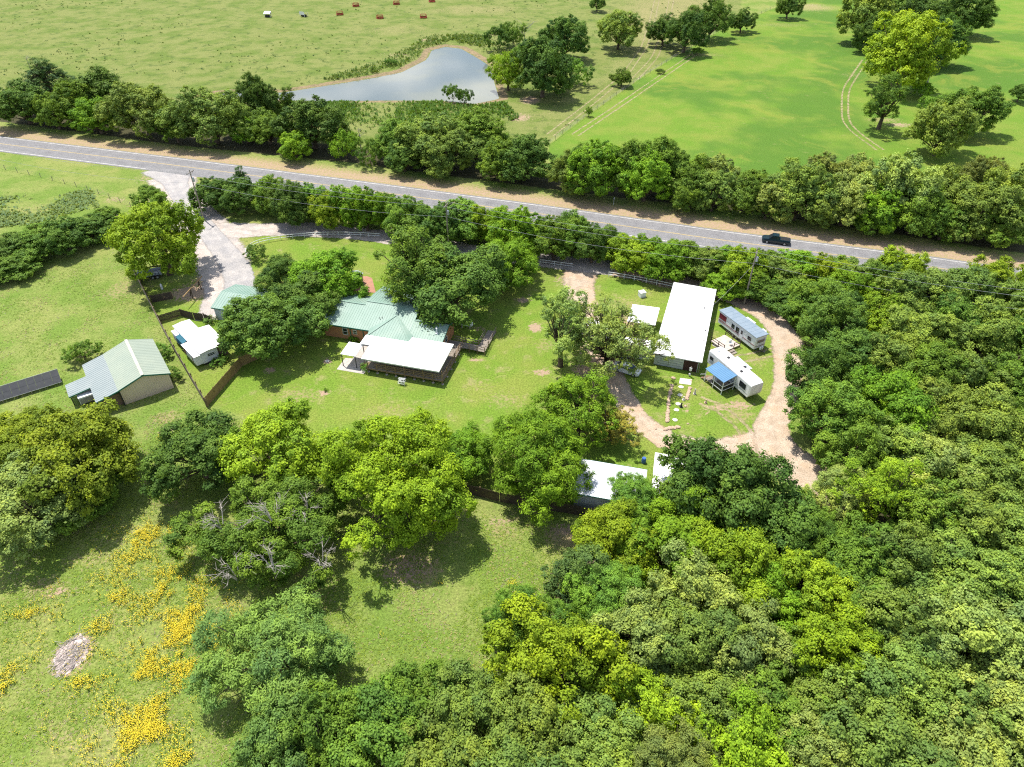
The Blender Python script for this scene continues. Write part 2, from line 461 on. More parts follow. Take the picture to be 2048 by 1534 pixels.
# ------------------------------------------------------------------ ground
HW = [(-320, 246), (-230, 220.5), (-141, 191.3), (-89.5, 176.7), (-41.5, 162.4), (5.2, 148.0), (46, 134.4), (84.8, 123.2), (93, 120.3), (150, 102), (260, 66)]
def resample(pts, step):
    P = np.array(pts, float); seg = np.linalg.norm(np.diff(P, axis=0), axis=1); s = np.r_[0, np.cumsum(seg)]
    n = max(2, int(s[-1] / step) + 1); t = np.linspace(0, s[-1], n)
    Q = np.c_[np.interp(t, s, P[:, 0]), np.interp(t, s, P[:, 1])]
    k = max(1, int(6 / step)); ker = np.ones(2 * k + 1) / (2 * k + 1)      # round the corners
    pad = np.vstack([np.repeat(Q[:1], k, 0), Q, np.repeat(Q[-1:], k, 0)])
    R_ = np.c_[np.convolve(pad[:, 0], ker, 'valid'), np.convolve(pad[:, 1], ker, 'valid')]
    R_[0], R_[-1] = Q[0], Q[-1]
    return R_
def dist_line(X, Y, pts):
    d = np.full(X.shape, 1e9)
    for (x0, y0), (x1, y1) in zip(pts[:-1], pts[1:]):
        dx, dy = x1 - x0, y1 - y0; L = dx * dx + dy * dy + 1e-9
        t = np.clip(((X - x0) * dx + (Y - y0) * dy) / L, 0, 1)
        d = np.minimum(d, np.hypot(X - x0 - t * dx, Y - y0 - t * dy))
    return d
def sdf_poly(X, Y, poly):
    """positive inside"""
    d = dist_line(X, Y, list(poly) + [poly[0]])
    ins = np.zeros(X.shape, bool); n = len(poly)
    for i in range(n):
        x0, y0 = poly[i]; x1, y1 = poly[(i + 1) % n]
        c = ((y0 > Y) != (y1 > Y)) & (X < (x1 - x0) * (Y - y0) / (y1 - y0 + 1e-12) + x0)
        ins ^= c
    return np.where(ins, d, -d)
def inside_mask(X, Y, poly, feather):
    return np.clip(0.5 + sdf_poly(X, Y, poly) / (2 * feather), 0, 1)

POND = Gs([(562, 181), (640, 169), (745, 152), (800, 141), (848, 117), (860, 97), (890, 90), (925, 94), (960, 114), (985, 130), (992, 160), (1003, 195), (950, 206), (880, 199), (760, 199), (620, 201), (480, 193), (400, 187), (480, 179)])
LAWN = Gs([(285, 575), (412, 803), (520, 850), (640, 905), (880, 965), (1190, 1030), (1330, 990), (1560, 960), (1600, 800), (1610, 640), (1440, 578), (1080, 520), (760, 470), (520, 470), (470, 520), (400, 560), (330, 560)])
FIELD = Gs([(1098, 290), (1180, 228), (1290, 150), (1365, 105), (1440, 62), (1540, 20), (1640, -25), (2500, -40), (2600, 420), (1960, 405), (1400, 345), (1098, 325)])
UPLAND = Gs([(-600, 330), (-600, -200), (1500, -200), (1480, 30), (1380, 95), (1290, 150), (1180, 228), (1090, 290), (1000, 290), (700, 300), (350, 262), (0, 225)])
DRYUP = Gs([(1180, 20), (1250, -30), (1560, -30), (1480, 20), (1390, 90), (1290, 148), (1180, 222), (1085, 285), (1020, 230), (1060, 190), (1150, 165), (1200, 110)])
WOOD = [Gs([(1600, 640), (1720, 590), (1900, 575), (2300, 620), (2600, 1700), (880, 1700), (1010, 1440), (1130, 1140), (1230, 1020), (1400, 1000), (1640, 990), (1620, 860)]),
        Gs([(1480, 560), (1900, 560), (2300, 640), (2300, 560), (1960, 535), (1500, 520), (900, 445), (520, 392), (380, 380), (380, 405), (640, 425), (900, 470), (1250, 520)]),
        Gs([(-300, 190), (0, 243), (350, 290), (700, 325), (1100, 378), (1500, 425), (2000, 500), (2500, 560), (2500, 510), (2000, 455), (1500, 395), (1000, 330), (500, 270), (0, 215)])]
xs = np.r_[-1500, -1000, -700, np.linspace(-520, -110, 130), np.arange(-109.2, 109.2, 0.7), np.linspace(110, 520, 130), 700, 1000, 1500]
ys = np.r_[-800, -300, -100, -20, np.linspace(0, 24, 12), np.arange(24.6, 150, 0.6), np.linspace(150.9, 560, 190), 700, 900, 1300, 2200]
GX, GY = np.meshgrid(xs, ys)
nx, ny = len(xs), len(ys)
pond_sd = sdf_poly(GX, GY, POND)
GZ = np.where(pond_sd > -7, -0.9 * np.clip((pond_sd + 5) / 9.0, 0, 1) ** 1.2, 0.0)
V = np.c_[GX.ravel(), GY.ravel(), GZ.ravel()]
i0 = (np.arange(ny - 1)[:, None] * nx + np.arange(nx - 1)[None, :]).ravel()
gm = np_mesh('ground', V, np.c_[i0, i0 + 1, i0 + nx + 1, i0 + nx], GROUND)
hw = resample(HW, 4.0)
hw_d = dist_line(GX, GY, hw)
north = np.interp(GX.ravel(), hw[:, 0], hw[:, 1]).reshape(GX.shape) < GY
def blob(lst, pw=1.0):
    m = np.zeros(GX.shape)
    for px, py, rx, ry, a in lst:
        c = G(px, py)
        m = np.maximum(m, a * np.clip(1.25 - np.hypot((GX - c.x) / rx, (GY - c.y) / ry), 0, 1) ** pw)
    return m
masks = {
    'lawn': inside_mask(GX, GY, LAWN, 2.0),
    'field': inside_mask(GX, GY, FIELD, 1.5),
    'upland': inside_mask(GX, GY, UPLAND, 4.0),
    'litter': np.maximum.reduce([inside_mask(GX, GY, q, 2.5) for q in WOOD]),
    'mud': np.clip(1.0 - np.abs(pond_sd + 0.8) / 3.2, 0, 1) * 0.85,
}
sh_n = np.where(north, np.clip(1.5 - (hw_d - 4.3) / 7.5, 0, 1.15), np.clip(1.0 - (hw_d - 4.3) / 3.0, 0, 1) * 0.6)
masks['straw'] = np.maximum.reduce([inside_mask(GX, GY, DRYUP, 22) * 0.62, np.where(hw_d < 13, sh_n * 0.95, 0),
    blob([(820, 1135, 5.5, 4, .9), (1130, 1075, 4, 2.5, .95), (1000, 1060, 4, 3, .6), (335, 835, 4, 3, .7), (240, 580, 6, 7, .62), (900, 1080, 3, 3, .5), (640, 650, 1, 1, 0),
          (180, 1120, 6, 2, .6), (90, 1175, 5, 2.5, .7), (280, 1060, 3, 2, .5), (330, 1450, 5, 4, .5), (150, 1480, 6, 4, .52), (900, 1290, 3, 3, .5), (1010, 1180, 3, 3, .4),
          (60, 420, 14, 7, .5), (190, 385, 10, 5, .5), (1010, 800, 7, 4, .55), (600, 790, 8, 3.5, .6), (1090, 690, 4, 4, .55), (780, 820, 9, 3, .52), (960, 770, 5, 4, .5), (1250, 610, 6, 6, .6), (1480, 830, 5, 3.4, .65), (1430, 780, 5, 3, .5),
          (1510, 720, 4, 4, .55), (1280, 1030, 2, 2, .4), (1620, 15, 22, 14, .72), (1560, 50, 25, 8, .5), (1770, 240, 9, 4, .7), (1700, 150, 9, 6, .5), (1400, 110, 16, 5, .6), (790, 60, 40, 20, .5), (950, 20, 50, 22, .55), (700, 50, 30, 14, .3), (1300, 60, 30, 30, .3)])])
masks['dirt'] = np.maximum.reduce([np.where(north & (hw_d < 12), np.clip(1.2 - np.abs(hw_d - 6.8) / 4.5, 0, 1) * 0.66, 0),
    blob([(385, 585, 6, 4.5, .9), (345, 590, 5, 3, .6), (420, 560, 5, 5, .85), (305, 555, 4, 3, .5), (655, 723, 1.0, 1.0, 1), (648, 786, 1.1, 1, 1), (1070, 655, 1.6, 2.2, 1), (1085, 745, 2.4, 1.4, .8), (540, 740, 1.6, 1.3, .8),
          (1045, 600, 2.2, 1.6, .8), (1372, 822, 1.0, .8, .8), (1378, 810, .8, .6, .8), (1480, 810, 3.5, 1.6, .75), (1440, 815, 4, 1.5, .7), (1410, 825, 1, .8, .7), (1130, 560, 4, 4, .6), (1270, 640, 5, 5, .7), (1230, 700, 8, 7, .75),
          (1170, 680, 5, 8, .7), (1190, 740, 6, 5, .8), (1300, 560, 1, 1, 0), (330, 860, 2.5, 2, .55), (120, 1185, 3, 1.2, .7), (960, 658, 2, 1.5, .6), (950, 720, 2.2, 1, .7), (145, 1310, 2.8, 3.2, 1), (815, 1138, 4.6, 3.0, .85), (1125, 1062, 3.0, 1.6, .75), (860, 1045, 4, 1.6, .6), (1000, 1040, 5, 1.6, .55),
          (300, 405, 8, 6, .6), (300, 355, 7, 6, .55), (230, 400, 5, 3, .6), (800, 110, 14, 7, .5), (855, 80, 8, 5, .6), (1060, 200, 5, 6, .85), (1040, 235, 6, 6, .7), (990, 70, 12, 4, .5), (400, 430, 3, 5, .5), (1800, 250, 6, 3, .8), (1370, 100, 10, 3, .5), (1620, 10, 12, 6, .55), (1170, 940, 3, 1.5, .9), (1060, 590, 1.5, 1.5, .5), (910, 985, 3, 1.2, .4)])])
for k, m in masks.items():
    a = gm.attributes.new(k, 'FLOAT', 'POINT'); a.data.foreach_set('value', m.ravel().astype(np.float32))
ground = bpy.data.objects.new('ground', gm); COL.objects.link(ground)
tag(ground, kind='structure')

def sheet(name, poly, z, mat, kind='structure'):
    mb = MB(); mb.add([(x, y, z) for x, y in poly], [tuple(range(len(poly)))])
    o = mb.build(name, mat)
    if o.data.polygons[0].normal.z < 0: o.data.flip_normals()
    return tag(o, kind=kind)
# water
pw = MB(); cpt = np.mean(POND, axis=0)
big = [tuple(cpt + (np.array(p) - cpt) * 1.02 + 3.0 * (np.array(p) - cpt) / np.linalg.norm(np.array(p) - cpt)) for p in POND]
sheet('pond_water', big, -0.52, WATER)

def strip(name, line, hwid, z, mat, step=1.5, wob=0.3, seed=0, kind='structure', cols=(-1.35, -1, -0.7, -0.45, -0.18, 0, 0.18, 0.45, 0.7, 1, 1.35), bord=(1, 0.45, 0.15, 0, 0.08, 0.16, 0.08, 0, 0.15, 0.45, 1)):
    Q = resample(line, step); T = np.gradient(Q, axis=0); T /= np.linalg.norm(T, axis=1)[:, None] + 1e-9
    N = np.c_[-T[:, 1], T[:, 0]]; rg = np.random.default_rng(seed)
    k = len(Q); hh = np.interp(np.linspace(0, 1, k), np.linspace(0, 1, len(hwid)), hwid) if isinstance(hwid, (list, tuple)) else np.full(k, hwid)
    def smooth(n): return np.convolve(rg.normal(0, 1, n + 8), np.ones(9) / 9, 'valid') * 2.2
    wl, wr = smooth(k) * wob, smooth(k) * wob
    Vv, B = [], []
    for c, b in zip(cols, bord):
        off = c * hh + (wl if c > 0 else wr) * abs(c)
        Vv.append(np.c_[Q + N * off[:, None], np.full(k, z)]); B.append(np.full(k, b))
    m = len(cols); A = np.stack(Vv, 1).reshape(-1, 3); Bd = np.stack(B, 1).ravel()
    ii = (np.arange(k - 1)[:, None] * m + np.arange(m - 1)[None, :]).ravel()
    me = np_mesh(name, A, np.c_[ii, ii + m, ii + m + 1, ii + 1], mat)
    at = me.attributes.new('border', 'FLOAT', 'POINT'); at.data.foreach_set('value', Bd.astype(np.float32))
    rut = np.tile([1.0 if abs(abs(c) - .45) < .12 else 0.0 for c in cols], k)
    at = me.attributes.new('rut', 'FLOAT', 'POINT'); at.data.foreach_set('value', rut.astype(np.float32))
    if me.polygons[0].normal.z < 0: me.flip_normals()
    o = bpy.data.objects.new(name, me); COL.objects.link(o)
    return tag(o, kind=kind)
road = strip('road', HW, 4.55, 0.03, ASPHALT, 3.0, 0.06, 1, cols=(-1.06, -1, -0.62, -0.45, -0.2, 0, 0.2, 0.45, 0.62, 1, 1.06), bord=(1, 0.3, 0, 0, 0, 0, 0, 0, 0, 0.3, 1))
def line_mark(name, off, wd, mat, z=0.036, x0=-999, x1=999):
    Q = resample(HW, 3.0); Q = Q[(Q[:, 0] > x0) & (Q[:, 0] < x1)]; T = np.gradient(Q, axis=0); T /= np.linalg.norm(T, axis=1)[:, None]; N = np.c_[-T[:, 1], T[:, 0]]
    k = len(Q); A = np.stack([np.c_[Q + N * (off - wd / 2), np.full(k, z)], np.c_[Q + N * (off + wd / 2), np.full(k, z)]], 1).reshape(-1, 3)
    ii = np.arange(k - 1) * 2
    me = np_mesh(name, A, np.c_[ii, ii + 2, ii + 3, ii + 1], mat)
    if me.polygons[0].normal.z < 0: me.flip_normals()
    o = bpy.data.objects.new(name, me); COL.objects.link(o); o.parent = road
    return o
line_mark('edge_line', 4.05, 0.2, WHITELINE); line_mark('edge_line', -4.05, 0.2, WHITELINE, x1=-92); line_mark('edge_line', -4.05, 0.2, WHITELINE, x0=-70)
line_mark('centre_line', 0.12, 0.13, YELLOWLINE); line_mark('centre_line', -0.12, 0.13, YELLOWLINE)
# junction apron and driveways
strip('gravel_path', Gs([(345, 352), (358, 385), (378, 425), (412, 462), (440, 500), (452, 540), (445, 585), (420, 640)]), [5.5, 4.0, 4.0, 5.0, 5.0, 4.5, 3.6, 2.6], 0.014, PALEGRAVEL, 1.2, 0.4, 3)
strip('drive_gravel', Gs([(405, 455), (470, 466), (550, 457), (640, 459), (760, 473), (900, 497), (1080, 519), (1170, 530), (1250, 541)]), [3.2, 3.0, 2.8, 2.6, 2.6, 2.6, 2.6, 2.6], 0.019, PALEGRAVEL, 1.2, 0.35, 14)
strip('driveway_gravel', Gs([(1230, 538), (1250, 541), (1350, 561), (1430, 583), (1500, 607), (1555, 640), (1580, 690), (1576, 745), (1562, 800), (1538, 850), (1530, 885), (1565, 925), (1625, 962), (1720, 1010)]),
      [2.5, 2.4, 2.3, 2.3, 2.3, 2.4, 2.3, 2.2, 2.3, 3.6, 3.2], 0.022, GRAVEL, 1.2, 0.35, 4)
strip('loop_gravel', Gs([(1530, 890), (1470, 908), (1400, 910), (1330, 893), (1285, 862), (1245, 800), (1225, 760), (1195, 710), (1170, 640), (1155, 590), (1165, 535)]), [3.0, 2.2, 1.9, 1.7, 1.6, 1.8, 2.2, 2.8, 2.8, 2.6, 2.8], 0.017, GRAVEL, 1.2, 0.4, 5)
strip('driveway_asphalt', Gs([(343, 335), (352, 372), (372, 415), (412, 452), (440, 492), (474, 535), (486, 560), (474, 590)]), [6.2, 2.6, 1.9, 1.8, 1.8, 2.2, 2.6, 2.4], 0.026, ASPHALT2, 1.2, 0.12, 6)
strip('field_track', Gs([(240, 430), (180, 455), (120, 470), (60, 480)]), 1.2, 0.012, GRAVEL, 1.5, 0.4, 8)
def tyre_track(line, gap, seed):
    P = resample(Gs(line), 3.0); T = np.gradient(P, axis=0); T /= np.linalg.norm(T, axis=1)[:, None]; N = np.c_[-T[:, 1], T[:, 0]]
    for sgn in (-1, 1):
        strip('worn_path', [tuple(q) for q in P + N * gap * .5 * sgn], .45, .008, WORN, 2.5, .1, seed + sgn, cols=(-1, -.4, .4, 1), bord=(.9, .5, .5, .9))
tyre_track([(1318, -20), (1305, 40), (1288, 95), (1250, 150), (1190, 200), (1100, 270)], 2.2, 31)
tyre_track([(1345, -10), (1330, 60), (1310, 115), (1270, 158)], 2.2, 41)
tyre_track([(1390, 108), (1320, 155), (1240, 210), (1150, 270)], 2.0, 51)
tyre_track([(1730, 120), (1690, 180), (1690, 250), (1760, 300)], 1.9, 61)
tyre_track([(1560, 700), (1500, 735), (1455, 720)], 1.7, 71)
tyre_track([(1500, 880), (1490, 820), (1440, 790), (1400, 800)], 1.7, 81)

# ------------------------------------------------------------------ tree makers
def rand_unit(n):
    v = RNG.normal(size=(n, 3)); return v / np.linalg.norm(v, axis=1)[:, None]
def leaves(centres, normals, size, tones, clump, aspect=0.62, droop=0.0, name='crown'):
    """one folded four-point leaf spray per centre"""
    n = len(centres)
    r = rand_unit(n); t = np.cross(normals, r); t /= np.linalg.norm(t, axis=1)[:, None] + 1e-9
    if droop:
        t[:, 2] -= droop; t /= np.linalg.norm(t, axis=1)[:, None]
    b = np.cross(normals, t); b /= np.linalg.norm(b, axis=1)[:, None] + 1e-9
    L = (size * RNG.uniform(0.5, 1.5, n))[:, None]
    W = L * aspect
    fold = normals * (W * 0.28)
    V = np.stack([centres - t * L * 0.5, centres + b * W * 0.5 + fold, centres + t * L * 0.5, centres - b * W * 0.5 + fold], 1).reshape(-1, 3)
    me = np_mesh(name, V, np.arange(4 * n).reshape(-1, 4), FOL)
    a = me.attributes.new('leaf_tone', 'FLOAT', 'FACE'); a.data.foreach_set('value', tones.astype(np.float32))
    a = me.attributes.new('clump_tone', 'FLOAT', 'FACE'); a.data.foreach_set('value', clump.astype(np.float32))
    return me

def make_crown(kind, seed):
    """returns dict(trunk mesh, crown mesh, width, height, centre height)"""
    global RNG
    RNG = np.random.default_rng(seed); rd = random.Random(seed)
    cfg = {  # R radius, H height, zb crown base, lobes, lobe radius, leaves per m2 of lobe, leaf size
        'oak':     dict(R=5.2, H=9.2, zb=0.7, n=36, lr=(0.85, 1.8), den=92, ls=0.215, asp=0.72),
        'dense':   dict(R=5.2, H=9.0, zb=0.3, n=42, lr=(0.8, 1.65), den=96, ls=0.20, asp=0.7),
        'full':    dict(R=5.0, H=9.4, zb=0.0, n=52, lr=(0.85, 1.6), den=80, ls=0.22, asp=0.7),
        'big':     dict(R=8.4, H=12.5, zb=0.4, n=74, lr=(1.0, 1.9), den=84, ls=0.215, asp=0.65),
        'open':    dict(R=5.2, H=11.0, zb=1.4, n=46, lr=(0.7, 1.45), den=66, ls=0.205, asp=0.6),
        'airy':    dict(R=5.8, H=11.0, zb=1.8, n=84, lr=(0.65, 1.3), den=52, ls=0.20, asp=0.55),
        'feather': dict(R=5.2, H=8.8, zb=0.3, n=44, lr=(0.9, 1.7), den=92, ls=0.25, asp=0.30),
        'cedar':   dict(R=3.6, H=9.0, zb=0.3, n=44, lr=(0.7, 1.35), den=76, ls=0.21, asp=0.45),
        'willow':  dict(R=5.0, H=8.6, zb=0.3, n=40, lr=(0.9, 1.6), den=64, ls=0.30, asp=0.3),
        'shrub':   dict(R=2.4, H=3.0, zb=0.0, n=18, lr=(0.5, 1.0), den=110, ls=0.15, asp=0.6),
    }[kind]
    R, H, zb = cfg['R'], cfg['H'], cfg['zb']
    zc = zb + (H - zb) * 0.42                         # widest level
    lobes = []
    tries = 0
    ph = [rd.uniform(0, 6.28) for _ in range(4)]
    while len(lobes) < cfg['n'] and tries < 4000:
        tries += 1
        d = Vector((rd.gauss(0, 1), rd.gauss(0, 1), rd.gauss(0, 1))).normalized()
        if d.z < -0.55: continue
        az = math.atan2(d.y, d.x)
        wob = 1 + 0.17 * math.sin(2 * az + ph[0]) + 0.13 * math.sin(3 * az + ph[1]) + 0.10 * math.sin(5 * az + ph[2])
        lr = rd.uniform(*cfg['lr'])
        f = rd.uniform(0.66, 1.08) if rd.random() < 0.82 else rd.uniform(0.25, 0.65)
        up = (H - zc) if d.z > 0 else (zc - zb)
        if kind == 'cedar':
            zz = rd.random() ** 0.8; rr = R * (1 - zz) ** 0.75 * rd.uniform(0.75, 1.0) * wob
            c = Vector((math.cos(az) * max(rr - lr * 0.4, 0), math.sin(az) * max(rr - lr * 0.4, 0), zb + lr * 0.5 + zz * (H - zb - lr)))
        else:
            c = Vector((d.x * (R * wob - lr * 0.8) * f, d.y * (R * wob - lr * 0.8) * f, zc + d.z * (up - lr * 0.75) * f * rd.uniform(0.9, 1.06)))
        if c.z - lr * 0.6 < zb * 0.5 and kind not in ('shrub', 'cedar', 'willow', 'feather', 'full'): continue
        if any((c - q).length < (lr + s) * (0.40 if kind == 'full' else 0.47) for q, s in lobes): continue
        lobes.append((c, lr))
    C, N, T, K = [], [], [], []
    core = Vector((0, 0, zc - 0.3 * R))
    for c, lr in lobes:
        area = 4 * math.pi * lr * lr * 0.62
        n = int(area * cfg['den'] * rd.uniform(0.75, 1.2))
        # sub-clumps on the lobe make tufts with gaps between them
        m = max(7, int(14 * lr))
        out = (c - core).normalized()
        cd = rand_unit(m * 3); cd = cd[(cd @ np.array(out)) > -0.45][:m]
        if len(cd) == 0: continue
        tuft_r = lr * 0.36
        pick = RNG.integers(0, len(cd), n)
        off = RNG.normal(0, 1, (n, 3)) * tuft_r * 0.44 * np.array([1, 1, 0.75])
        p = cd[pick] * lr * (0.70 + 0.25 * RNG.random(len(cd))[pick])[:, None] + off
        pos = p + np.array(c)
        on = off / (np.linalg.norm(off, axis=1)[:, None] + 1e-6)
        nr = cd[pick] * 0.45 + on * 0.55 + np.array([0, 0, 0.5]) + RNG.normal(0, 0.28, (n, 3))
        nr /= np.linalg.norm(nr, axis=1)[:, None]
        ct = np.clip(RNG.normal(0.5, 0.21) + RNG.normal(0, 0.15, len(cd)), 0, 1)
        C.append(pos); N.append(nr); K.append(np.clip(ct[pick] + RNG.normal(0, 0.08, n), 0, 1))
        T.append(np.clip(RNG.normal(0.42, 0.14, n) + (ct[pick] - 0.5) * 0.4, 0, 1))
    C, N, T, K = np.vstack(C), np.vstack(N), np.hstack(T), np.hstack(K)
    keep = C[:, 2] > 0.08
    C, N, T, K = C[keep], N[keep], T[keep], K[keep]
    me = leaves(C, N, cfg['ls'], T, K, cfg['asp'], 0.5 if kind == 'willow' else (0.15 if kind in ('feather', 'airy') else 0.0))
    # wood
    tb = MB()
    r0 = 0.045 * H * (0.55 if kind in ('shrub',) else 0.8)
    fork = zb + (H - zb) * (0.12 if kind not in ('cedar',) else 0.75)
    fork = max(fork, 0.35)
    lean = Vector((rd.uniform(-.25, .25), rd.uniform(-.25, .25), 0)) * (H / 10)
    tb.tube([(0, 0, -0.15), (lean.x * .3, lean.y * .3, fork * .5), (lean.x, lean.y, fork)], [r0 * 1.25, r0, r0 * .82], 7)
    for c, lr in lobes[::(1 if kind in ('open', 'airy') else 2)]:
        a = Vector((lean.x, lean.y, fork * rd.uniform(.8, 1.0))); b = c
        mid = a.lerp(b, 0.5) + Vector((rd.uniform(-.4, .4), rd.uniform(-.4, .4), rd.uniform(-.1, .5)))
        tb.tube([a, mid, b], [r0 * .42, r0 * .25, 0.03], 5, cap=False)
        if kind in ('open', 'airy', 'oak'):
            for _ in range(2):
                e = b + Vector((rd.gauss(0, 1), rd.gauss(0, 1), rd.uniform(-.2, 1))).normalized() * lr * .9
                tb.tube([mid.lerp(b, .7), e], [0.045, 0.015], 4, cap=False)
    tm = tb.mesh('trunk'); tm.materials.append(BARK)
    ext = np.percentile(np.hypot(C[:, 0], C[:, 1]), 97)
    zlo, zhi = np.percentile(C[:, 2], 2), np.percentile(C[:, 2], 99)
    return dict(trunk=tm, crown=me, W=2 * ext, H=zhi, zc=(zlo + zhi) / 2, kind=kind)

NVAR = {'oak': 4, 'dense': 4, 'full': 3, 'big': 2, 'open': 2, 'airy': 1, 'feather': 2, 'cedar': 2, 'willow': 1, 'shrub': 3}
TEMPL = {k: [make_crown(k, 100 + 13 * i + 7 * len(k) + ord(k[0])) for i in range(n)] for k, n in NVAR.items()}
LEAF = {  # real leaf colours (albedo)
    'dark': (0.062, 0.108, 0.018), 'mid': (0.088, 0.144, 0.018), 'bright': (0.108, 0.188, 0.013), 'yellow': (0.142, 0.198, 0.012),
    'olive': (0.124, 0.172, 0.030), 'pale': (0.168, 0.212, 0.050), 'juniper': (0.054, 0.095, 0.026), 'bronze': (0.118, 0.138, 0.030),
    'feather': (0.094, 0.158, 0.036), 'lime': (0.144, 0.216, 0.012), 'gold': (0.21, 0.18, 0.030), 'fern': (0.092, 0.165, 0.022), 'moss': (0.112, 0.150, 0.012),
}
WORD = {'dark': 'dark green', 'mid': 'mid green', 'bright': 'bright green', 'yellow': 'yellow-green', 'olive': 'olive green', 'pale': 'pale grey-green',
        'juniper': 'dark blue-green', 'bronze': 'brownish green', 'feather': 'soft green', 'lime': 'lime green', 'gold': 'golden-tinged', 'fern': 'fresh green', 'moss': 'moss green'}
NAME = {'oak': 'broadleaf_tree', 'big': 'broadleaf_tree', 'full': 'broadleaf_tree', 'dense': 'broadleaf_tree', 'open': 'broadleaf_tree', 'airy': 'airy_tree', 'feather': 'feathery_tree', 'cedar': 'juniper_tree', 'willow': 'willow_tree', 'shrub': 'shrub'}
TREE_RD = random.Random(5)
FIRST = set()
def plant(cx, cy, wpx, kind, colour, label, group=None, hr=None, cat=None, z0=0.0, wk=1.16, north=False, lo=.74):
    """a tree whose crown centre and width were read off the photograph, stood on the ground below"""
    tp = TEMPL[kind][TREE_RD.randrange(len(TEMPL[kind]))]
    ratio = (tp['H'] / tp['W']) * (hr or 1.0) * min(1.0, max(lo, 1.0 - (cy - 380) / 600))
    zc = 3.0
    for _ in range(8):
        wm = wk * wpx / GS(cy, zc); ht = ratio * wm; zc = ht * tp['zc'] / tp['H']
    p = G(cx, cy, zc)
    s = wm / tp['W']; sz = ht / tp['H'] * TREE_RD.uniform(.92, 1.08)
    if north:                                           # keep the hedgerow off the road shoulder
        p.y = max(p.y, float(np.interp(p.x, hw[:, 0], hw[:, 1])) + 10.5 + .32 * wm)
    name = NAME[kind]
    root = thing(name, label, cat or ('shrub' if kind == 'shrub' else 'tree'), (p.x, p.y, z0), TREE_RD.uniform(0, 6.28), group)
    root.scale = (s * TREE_RD.uniform(.9, 1.1), s * TREE_RD.uniform(.9, 1.1), sz)
    for part in ('trunk', 'crown'):
        o = bpy.data.objects.new(part, tp[part]); COL.objects.link(o); o.parent = root
        if part == 'crown':
            c = LEAF[colour]; j = TREE_RD.uniform(.84, 1.16); hs = TREE_RD.uniform(-.06, .06)
            j *= 1.74; o.color = (c[0] * 1.0 * j * (1 + hs), c[1] * j, c[2] * 1.12 * j * (1 - hs), 1)
    return root
ORD = 'first second third fourth fifth sixth seventh eighth ninth tenth eleventh twelfth thirteenth fourteenth fifteenth sixteenth seventeenth eighteenth nineteenth twentieth'.split()
def ordinal(i):
    if i < 20: return ORD[i]
    tens = {2: 'twenty', 3: 'thirty', 4: 'forty', 5: 'fifty'}[(i + 1) // 10]
    u = (i + 1) % 10
    return {2: 'twentieth', 3: 'thirtieth', 4: 'fortieth', 5: 'fiftieth'}[(i + 1) // 10] if u == 0 else tens + '-' + ORD[u - 1]
def row(spec, phrase, group, sort=0, start='left', north=False, wood=False):
    """trees of one row, each named by its place in the row"""
    spec = sorted(spec, key=lambda q: q[sort])
    for i, q in enumerate(spec):
        noun = 'shrub' if q[3] == 'shrub' else 'tree'
        plant(q[0], q[1], q[2], q[3], q[4], f'{WORD[q[4]]} {noun}, {ordinal(i)} from the {start} {phrase}', group, q[5] if len(q) > 5 else None, north=north, wk=1.22 if north else (1.12 if wood else 1.16), lo=1.02 if wood else .76)

row([(25, 209, 105, 'full', 'dark', .82), (92, 224, 78, 'full', 'mid', .82), (150, 194, 92, 'full', 'mid', .82), (198, 172, 112, 'full', 'dark', .82), (168, 238, 84, 'full', 'bright', .82), (262, 231, 126, 'full', 'olive', .82),
     (345, 244, 78, 'full', 'mid', .82), (402, 242, 140, 'full', 'olive', .82), (490, 256, 66, 'full', 'bright', .82), (534, 250, 84, 'full', 'mid', .82), (622, 238, 112, 'full', 'dark', .82),
     (582, 290, 66, 'full', 'bright', .82), (690, 286, 66, 'shrub', 'bright', 1.3), (738, 298, 56, 'shrub', 'mid', 1.5), (796, 274, 96, 'full', 'mid', .82), (868, 268, 120, 'full', 'olive', .82), (950, 264, 112, 'full', 'mid', .82),
     (890, 318, 112, 'full', 'olive', .82), (806, 312, 76, 'full', 'dark', .82), (1000, 318, 88, 'full', 'mid', .82), (1052, 306, 112, 'full', 'dark', .82)],
    'in the hedgerow beyond the highway, pond side', 'hedgerow trees beyond the highway by the pond', north=True)
row([(1140, 350, 84, 'full', 'olive'), (1202, 332, 104, 'full', 'bright'), (1268, 326, 112, 'full', 'mid'), (1330, 324, 104, 'full', 'mid'), (1300, 366, 104, 'full', 'bright'), (1178, 376, 92, 'full', 'mid'),
     (1430, 338, 72, 'full', 'pale'), (1392, 378, 92, 'full', 'mid'), (1446, 402, 96, 'full', 'olive'), (1502, 376, 92, 'full', 'mid'), (1562, 396, 96, 'full', 'pale'), (1642, 346, 82, 'full', 'bronze'), (1624, 404, 112, 'full', 'olive'),
     (1722, 350, 84, 'full', 'pale'), (1704, 402, 112, 'full', 'pale'), (1792, 372, 132, 'full', 'pale'), (1782, 424, 102, 'full', 'bright'), (1880, 374, 112, 'full', 'olive'), (1962, 352, 92, 'full', 'bronze'), (1972, 414, 140, 'full', 'olive'),
     (2034, 384, 102, 'full', 'olive'), (1866, 434, 122, 'full', 'mid'), (1704, 446, 112, 'full', 'olive'), (2030, 452, 112, 'full', 'mid'), (1930, 470, 100, 'full', 'mid'), (1560, 430, 80, 'full', 'mid'), (1800, 470, 90, 'full', 'mid')],
    'in the hedgerow below the bright field', 'hedgerow trees below the bright field', north=True)
HEDGE = [(425, 384, 78, 'full', 'dark', .72), (480, 386, 84, 'full', 'dark', .72), (482, 358, 40, 'cedar', 'juniper')]
